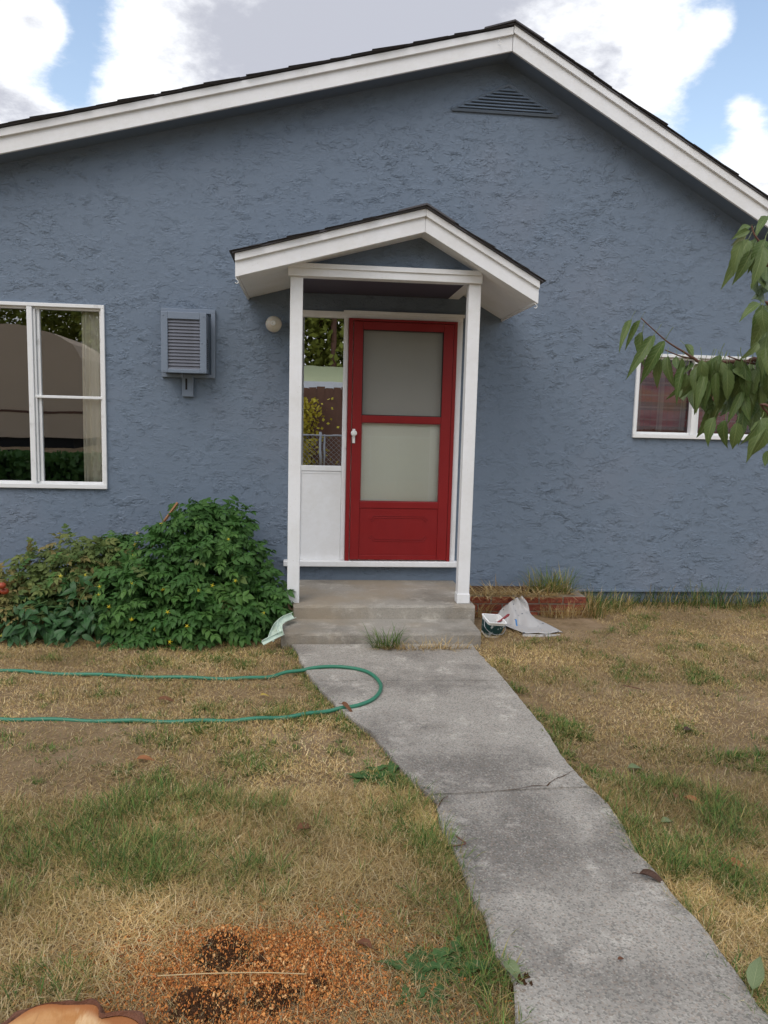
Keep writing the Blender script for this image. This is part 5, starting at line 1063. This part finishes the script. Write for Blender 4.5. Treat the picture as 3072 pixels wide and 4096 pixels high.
# broad-leaved weeds in the lawn
def weed(u, v, n, L, label, seed):
    c = GP(u, v, .01); root = empty('broadleaf_weed', c, label, 'weed'); ms = [leaf_mesh('leaf', 'weed', 1, .34, .3, .9, 0, .04, .25, .1, 8, seed + k) for k in range(3)]; r = random.Random(seed)
    for k in range(n):
        a = r.uniform(0, 6.28); d = Vector((math.cos(a), math.sin(a), r.uniform(.15, .8))); b = c + Vector((r.uniform(-1, 1) * L * .8, r.uniform(-1, 1) * L * .5, .0)); link('leaf', ms[k % 3], None, root, mtx=frame(b, d, Vector((0, 0, 1)), L * r.uniform(.6, 1.15)))
weed(925, 2090, 44, .11, 'leafy green dandelion weed in the lawn left of the path bottom', 3); weed(815, 1682, 40, .10, 'low green weed beside the left edge of the path', 14); weed(905, 2150, 26, .07, 'small crinkled green weed below the dandelion', 21)

# fallen leaves and twigs
def fallen(u, v, L, mat, ang, label, z=.03, curl=.9, tilt=0, fold=.5):
    p = GP(u, v, z); me = leaf_mesh('fallen_leaf', mat, 1, .42, fold, curl, .05, .05, .02, .2, 9, int(u)); d = Vector((math.cos(ang), math.sin(ang), .25 + tilt))
    o = link('fallen_leaf', me, None, None, mtx=frame(p - Vector((d.x, d.y, 0)) * L * .5, d, Vector((rnd.uniform(-.3, .3), -.3, 1)), L)); tag(o, label, 'leaf', 'fallen leaves')
fallen(1505, 1732, .10, 'leaf_orange', -.9, 'orange-brown fallen leaf in the grass right of the path'); fallen(1424, 1898, .13, 'leaf_dark', -.5, 'dark brown curled leaf on the right edge of the path', .045, 1.2, 0, .9); fallen(1376, 1657, .09, 'leaf_green', .1, 'pale green fallen leaf beyond the broken path corner'); fallen(1572, 1864, .11, 'leaf_orange', 2.6, 'rust-coloured fallen leaf near the right edge of the lawn')
fallen(1445, 1772, .08, 'leaf_green', .3, 'faded green leaf lying in the grass right of the path'); fallen(665, 1784, .10, 'leaf_brown', .6, 'reddish-brown fallen leaf in the dry lawn left of the path'); fallen(318, 1638, .09, 'leaf_orange', .1, 'tan-orange fallen leaf on the lawn below the hose'); fallen(1490, 1575, .08, 'leaf_dark', .2, 'shrivelled dark leaf in the dry grass on the right')
fallen(362, 1510, .10, 'leaf_brown', .05, 'brown fallen leaf between the two runs of hose'); fallen(574, 1501, .06, 'leaf_yellow', .1, 'small yellow leaf between the two runs of hose'); fallen(752, 1527, .11, 'leaf_brown', -.9, 'brown curled leaf lying over the hose at the path edge', .062, 1.6, .1, .9); fallen(1343, 2070, .03, 'leaf_brown', .3, 'small reddish leaf scrap on the concrete path', .045)
fallen(1112, 2100, .10, 'leaf_green', -1.2, 'olive leaf at the left edge of the path near the bottom', .05); fallen(1460, 1715, .08, 'leaf_brown', 1.0, 'dull brown leaf in the grass near the orange leaf'); fallen(1632, 2110, .12, 'leaf_green', .9, 'large green leaf on the right path edge at the bottom', .07, .5, .35, .4); fallen(780, 2035, .08, 'leaf_brown', 2.4, 'brown leaf lying in the chips left of the path')
def twig(pts, label, r=.003, mat='twig'):
    o = MB().tube(catmull([GP(u, v, z) for u, v, z in pts], 4), r, 5).build('twig', mat, None, True); tag(o, label, 'twig', 'twigs')
twig([(970, 1828, .042), (990, 1826, .044), (1006, 1822, .045), (996, 1814, .05), (985, 1806, .055)], 'small bent twig lying on the left side of the path')
twig([(1345, 1480, .03), (1365, 1484, .03), (1390, 1490, .03)], 'thin twig in the dry lawn to the right of the path'); twig([(340, 2108, .06), (450, 2103, .065), (560, 2101, .06), (660, 2104, .05)], 'long pale straw stalk lying across the wood chips', .0018, 'dry')

# ------------------------------------------------------------------ across the street (seen only in the window glass)
tag(sheet('road', -60, 60, -24, -15, -.02, 'road'), kind='structure')
def far_tree(c, R, n, mat, label, name='tree', trunk=.18):
    t = empty(name, (c[0], c[1], 0), label, 'tree', 'trees across the street'); MB().tube([(c[0], c[1], -.05), (c[0] + .1, c[1], c[2] * .6), (c[0], c[1], c[2])], [trunk, trunk * .8, trunk * .5], 8).build('trunk', 'bark', t, True)
    d = NR.normal(0, 1, (n, 3)); d /= np.linalg.norm(d, axis=1)[:, None]; rad = NR.random(n) ** .35; P_ = np.array(c) + d * np.array(R) * rad[:, None] * (.8 + .4 * vnoise(d[:, 0] * 3 + 9, d[:, 2] * 3 + d[:, 1], 5))[:, None]
    V = np.zeros((n, 4, 3)); a = NR.normal(0, 1, (n, 3)); a /= np.linalg.norm(a, axis=1)[:, None]; b = np.cross(a, NR.normal(0, 1, (n, 3))); b /= np.linalg.norm(b, axis=1)[:, None]; s = NR.uniform(.10, .24, n)[:, None]
    V[:, 0] = P_ - a * s; V[:, 1] = P_ + b * s * .6; V[:, 2] = P_ + a * s; V[:, 3] = P_ - b * s * .6
    me = bpy.data.meshes.new('crown'); me.from_pydata(V.reshape(-1, 3).tolist(), [], [tuple(range(4 * i, 4 * i + 4)) for i in range(n)]); link('crown', me, mat, t)
p = RF(690, 720, 32); far_tree((p.x, -32, 8.0), (7.0, 4, 7.0), 24000, 'far_leaf', 'tall leafy tree reflected in the glass beside the door')
p = RF(620, 720, 34); far_tree((p.x - 5, -35, 7.0), (5.5, 4, 6.0), 9000, 'far_leaf', 'broad tree across the street left of the tall one')
p = RF(180, 730, 40); far_tree((p.x, -42, 8.0), (11, 5, 9), 34000, 'far_leaf', 'dark tree mass reflected at the top of the large left window')
p = RF(900, 720, 34); far_tree((p.x + 1, -36, 7.0), (5, 4, 5.5), 6000, 'far_leaf', 'tree across the street to the right of the tall one')
def RFz(u, v, d): q = RF(u, v, d); return q
q0, q1 = RF(560, 784, 26), RF(860, 826, 26)
sh = empty('shed', ((q0.x + q1.x) / 2, -26, 0), 'low building with a pale green metal roof reflected in the glass beside the door', 'building')
zt_, zb_ = RF(700, 786, 26).z, RF(700, 826, 25).z
pyd('roof', [(q0.x - 2, -24.5, zb_), (q1.x + 1, -24.5, zb_), (q1.x + 1, -27.5, zt_), (q0.x - 2, -27.5, zt_), (q0.x - 2, -24.5, zb_ - .1), (q1.x + 1, -24.5, zb_ - .1), (q1.x + 1, -27.5, zt_ - .1), (q0.x - 2, -27.5, zt_ - .1)], [(0, 1, 2, 3), (4, 7, 6, 5), (0, 4, 5, 1), (2, 6, 7, 3), (0, 3, 7, 4), (1, 5, 6, 2)], 'roof_pale', sh)
bxo('eave_board', 'white', sh, q0.x - 2, q1.x + 1, -24.45, -24.40, zb_ - .28, zb_, 0); bxo('wall', 'brown_wood', sh, q0.x - 1.8, q1.x + .8, -30, -24.9, -.05, zb_ - .1, 0)
f0, f1 = RF(560, 940, 12.5).x, RF(860, 940, 12.5).x; fz = RF(690, 938, 12.5).z
fence = empty('chain_link_fence', ((f0 + f1) / 2, -12.5, 0), 'chain link fence with a gate post reflected in the glass beside the door', 'fence')
for u in (560, 693, 702, 800, 860):
    q = RF(u, 940, 12.5); MB().tube([(q.x, -12.5, -.05), (q.x, -12.5, fz + (.06 if u == 693 else .0))], .035 if u == 693 else .024, 8).build('post', 'grey_metal', fence, True)
MB().tube([(f0 - 2, -12.5, fz - .03), (f1 + 2, -12.5, fz - .03)], .022, 6).build('rail', 'grey_metal', fence)
wm = MB()
n_ = int((f1 - f0 + 4) / .12)
for k in range(n_):
    for sg in (-1, 1): x_ = f0 - 2 + k * .12; wm.tube([(x_, -12.49 - .01 * sg, .02), (x_ + sg * (fz - .05), -12.49 - .01 * sg, fz - .04)], .005, 3, False)
wm.build('wire_mesh', 'grey_metal', fence)['kind'] = 'stuff'
vx = RF(662, 900, 14); vn = empty('vine', (vx.x, -14, 0), 'yellow-green vine on a dark board fence reflected in the glass', 'plant')
n = 4500; P_ = np.stack([NR.normal(vx.x - .45, .34, n), NR.normal(-14.0, .15, n), NR.uniform(-.1, RF(660, 858, 14).z, n)], 1); a = NR.normal(0, 1, (n, 3)); b = np.cross(a, NR.normal(0, 1, (n, 3))); a /= np.linalg.norm(a, axis=1)[:, None]; b /= np.linalg.norm(b, axis=1)[:, None]
V = np.stack([P_ - a * .055, P_ + b * .04, P_ + a * .055, P_ - b * .04], 1); me = bpy.data.meshes.new('leaves'); me.from_pydata(V.reshape(-1, 3).tolist(), [], [tuple(range(4 * i, 4 * i + 4)) for i in range(n)]); link('leaves', me, 'vine', vn)
bf = empty('board_fence', (vx.x, -14.4, 0), 'dark brown board fence behind the vine reflected in the glass', 'fence'); zf = RF(700, 838, 14.4).z
for k in range(30): bxo('board', 'brown_wood', bf, f0 - 1 + k * .22, f0 - .79 + k * .22, -14.42 - .006 * (k % 2), -14.40, -.05, zf + .02 * (k % 3), 0)
# covered tan trailer reflected in the left window
t0, t1 = RF(-260, 800, 13), RF(178, 800, 13); tz = RF(60, 700, 13).z; tb = RF(60, 945, 13).z
tr_ = empty('trailer', ((t0.x + t1.x) / 2, -14, 0), 'tan rounded camper trailer across the street reflected in the left window', 'trailer')
w_ = t1.x - t0.x; pr_ = [(t0.x, tb), (t1.x, tb), (t1.x, tb + (tz - tb) * .55), (t1.x - .05, tb + (tz - tb) * .72), (t1.x - .25, tb + (tz - tb) * .84), (t1.x - .7, tb + (tz - tb) * .93), (t1.x - 1.5, tz), (t0.x + 1, tz), (t0.x, tz - .8)]
MB().prism(pr_, -15.4, -13).build('body', 'tan', tr_)
bxo('skirt', 'black', tr_, t0.x + .3, t1.x - .3, -15.2, -13.1, tb - .25, tb, 0); bxo('stripe', 'brown_wood', tr_, t0.x + .1, t1.x - .02, -12.995, -12.985, tb + (tz - tb) * .22, tb + (tz - tb) * .24, 0)
for x_ in (t0.x + w_ * .35, t0.x + w_ * .6): MB().lathe([(.33, -.1), (.33, .1)], (x_, -13.2, .33), 'Y', 20).build('wheel', 'black', tr_)
hd_ = empty('hedge', (-4.5, -10.8, 0), 'dark clipped hedge in front of the trailer reflected in the left window', 'hedge')
n = 7000; hx0, hx1 = RF(-300, 1000, 10).x, RF(330, 1000, 10).x; hzt = RF(100, 983, 10).z; P_ = np.stack([NR.uniform(hx0, hx1, n), NR.uniform(-11, -10, n), NR.uniform(-.02, hzt, n)], 1); a = NR.normal(0, 1, (n, 3)); b = np.cross(a, NR.normal(0, 1, (n, 3))); a /= np.linalg.norm(a, axis=1)[:, None]; b /= np.linalg.norm(b, axis=1)[:, None]
V = np.stack([P_ - a * .10, P_ + b * .07, P_ + a * .10, P_ - b * .07], 1); me = bpy.data.meshes.new('foliage'); me.from_pydata(V.reshape(-1, 3).tolist(), [], [tuple(range(4 * i, 4 * i + 4)) for i in range(n)]); link('foliage', me, 'tomato', hd_)

# each mass of grass or weeds is one object
def join(name):
    obs = [o for o in bpy.data.objects if o.name.split('.')[0] == name]
    with bpy.context.temp_override(active_object=obs[0], selected_editable_objects=obs, selected_objects=obs): bpy.ops.object.join()
    obs[0].name = name
for nm in ('dry_grass', 'green_grass', 'planter_weeds'): join(nm)
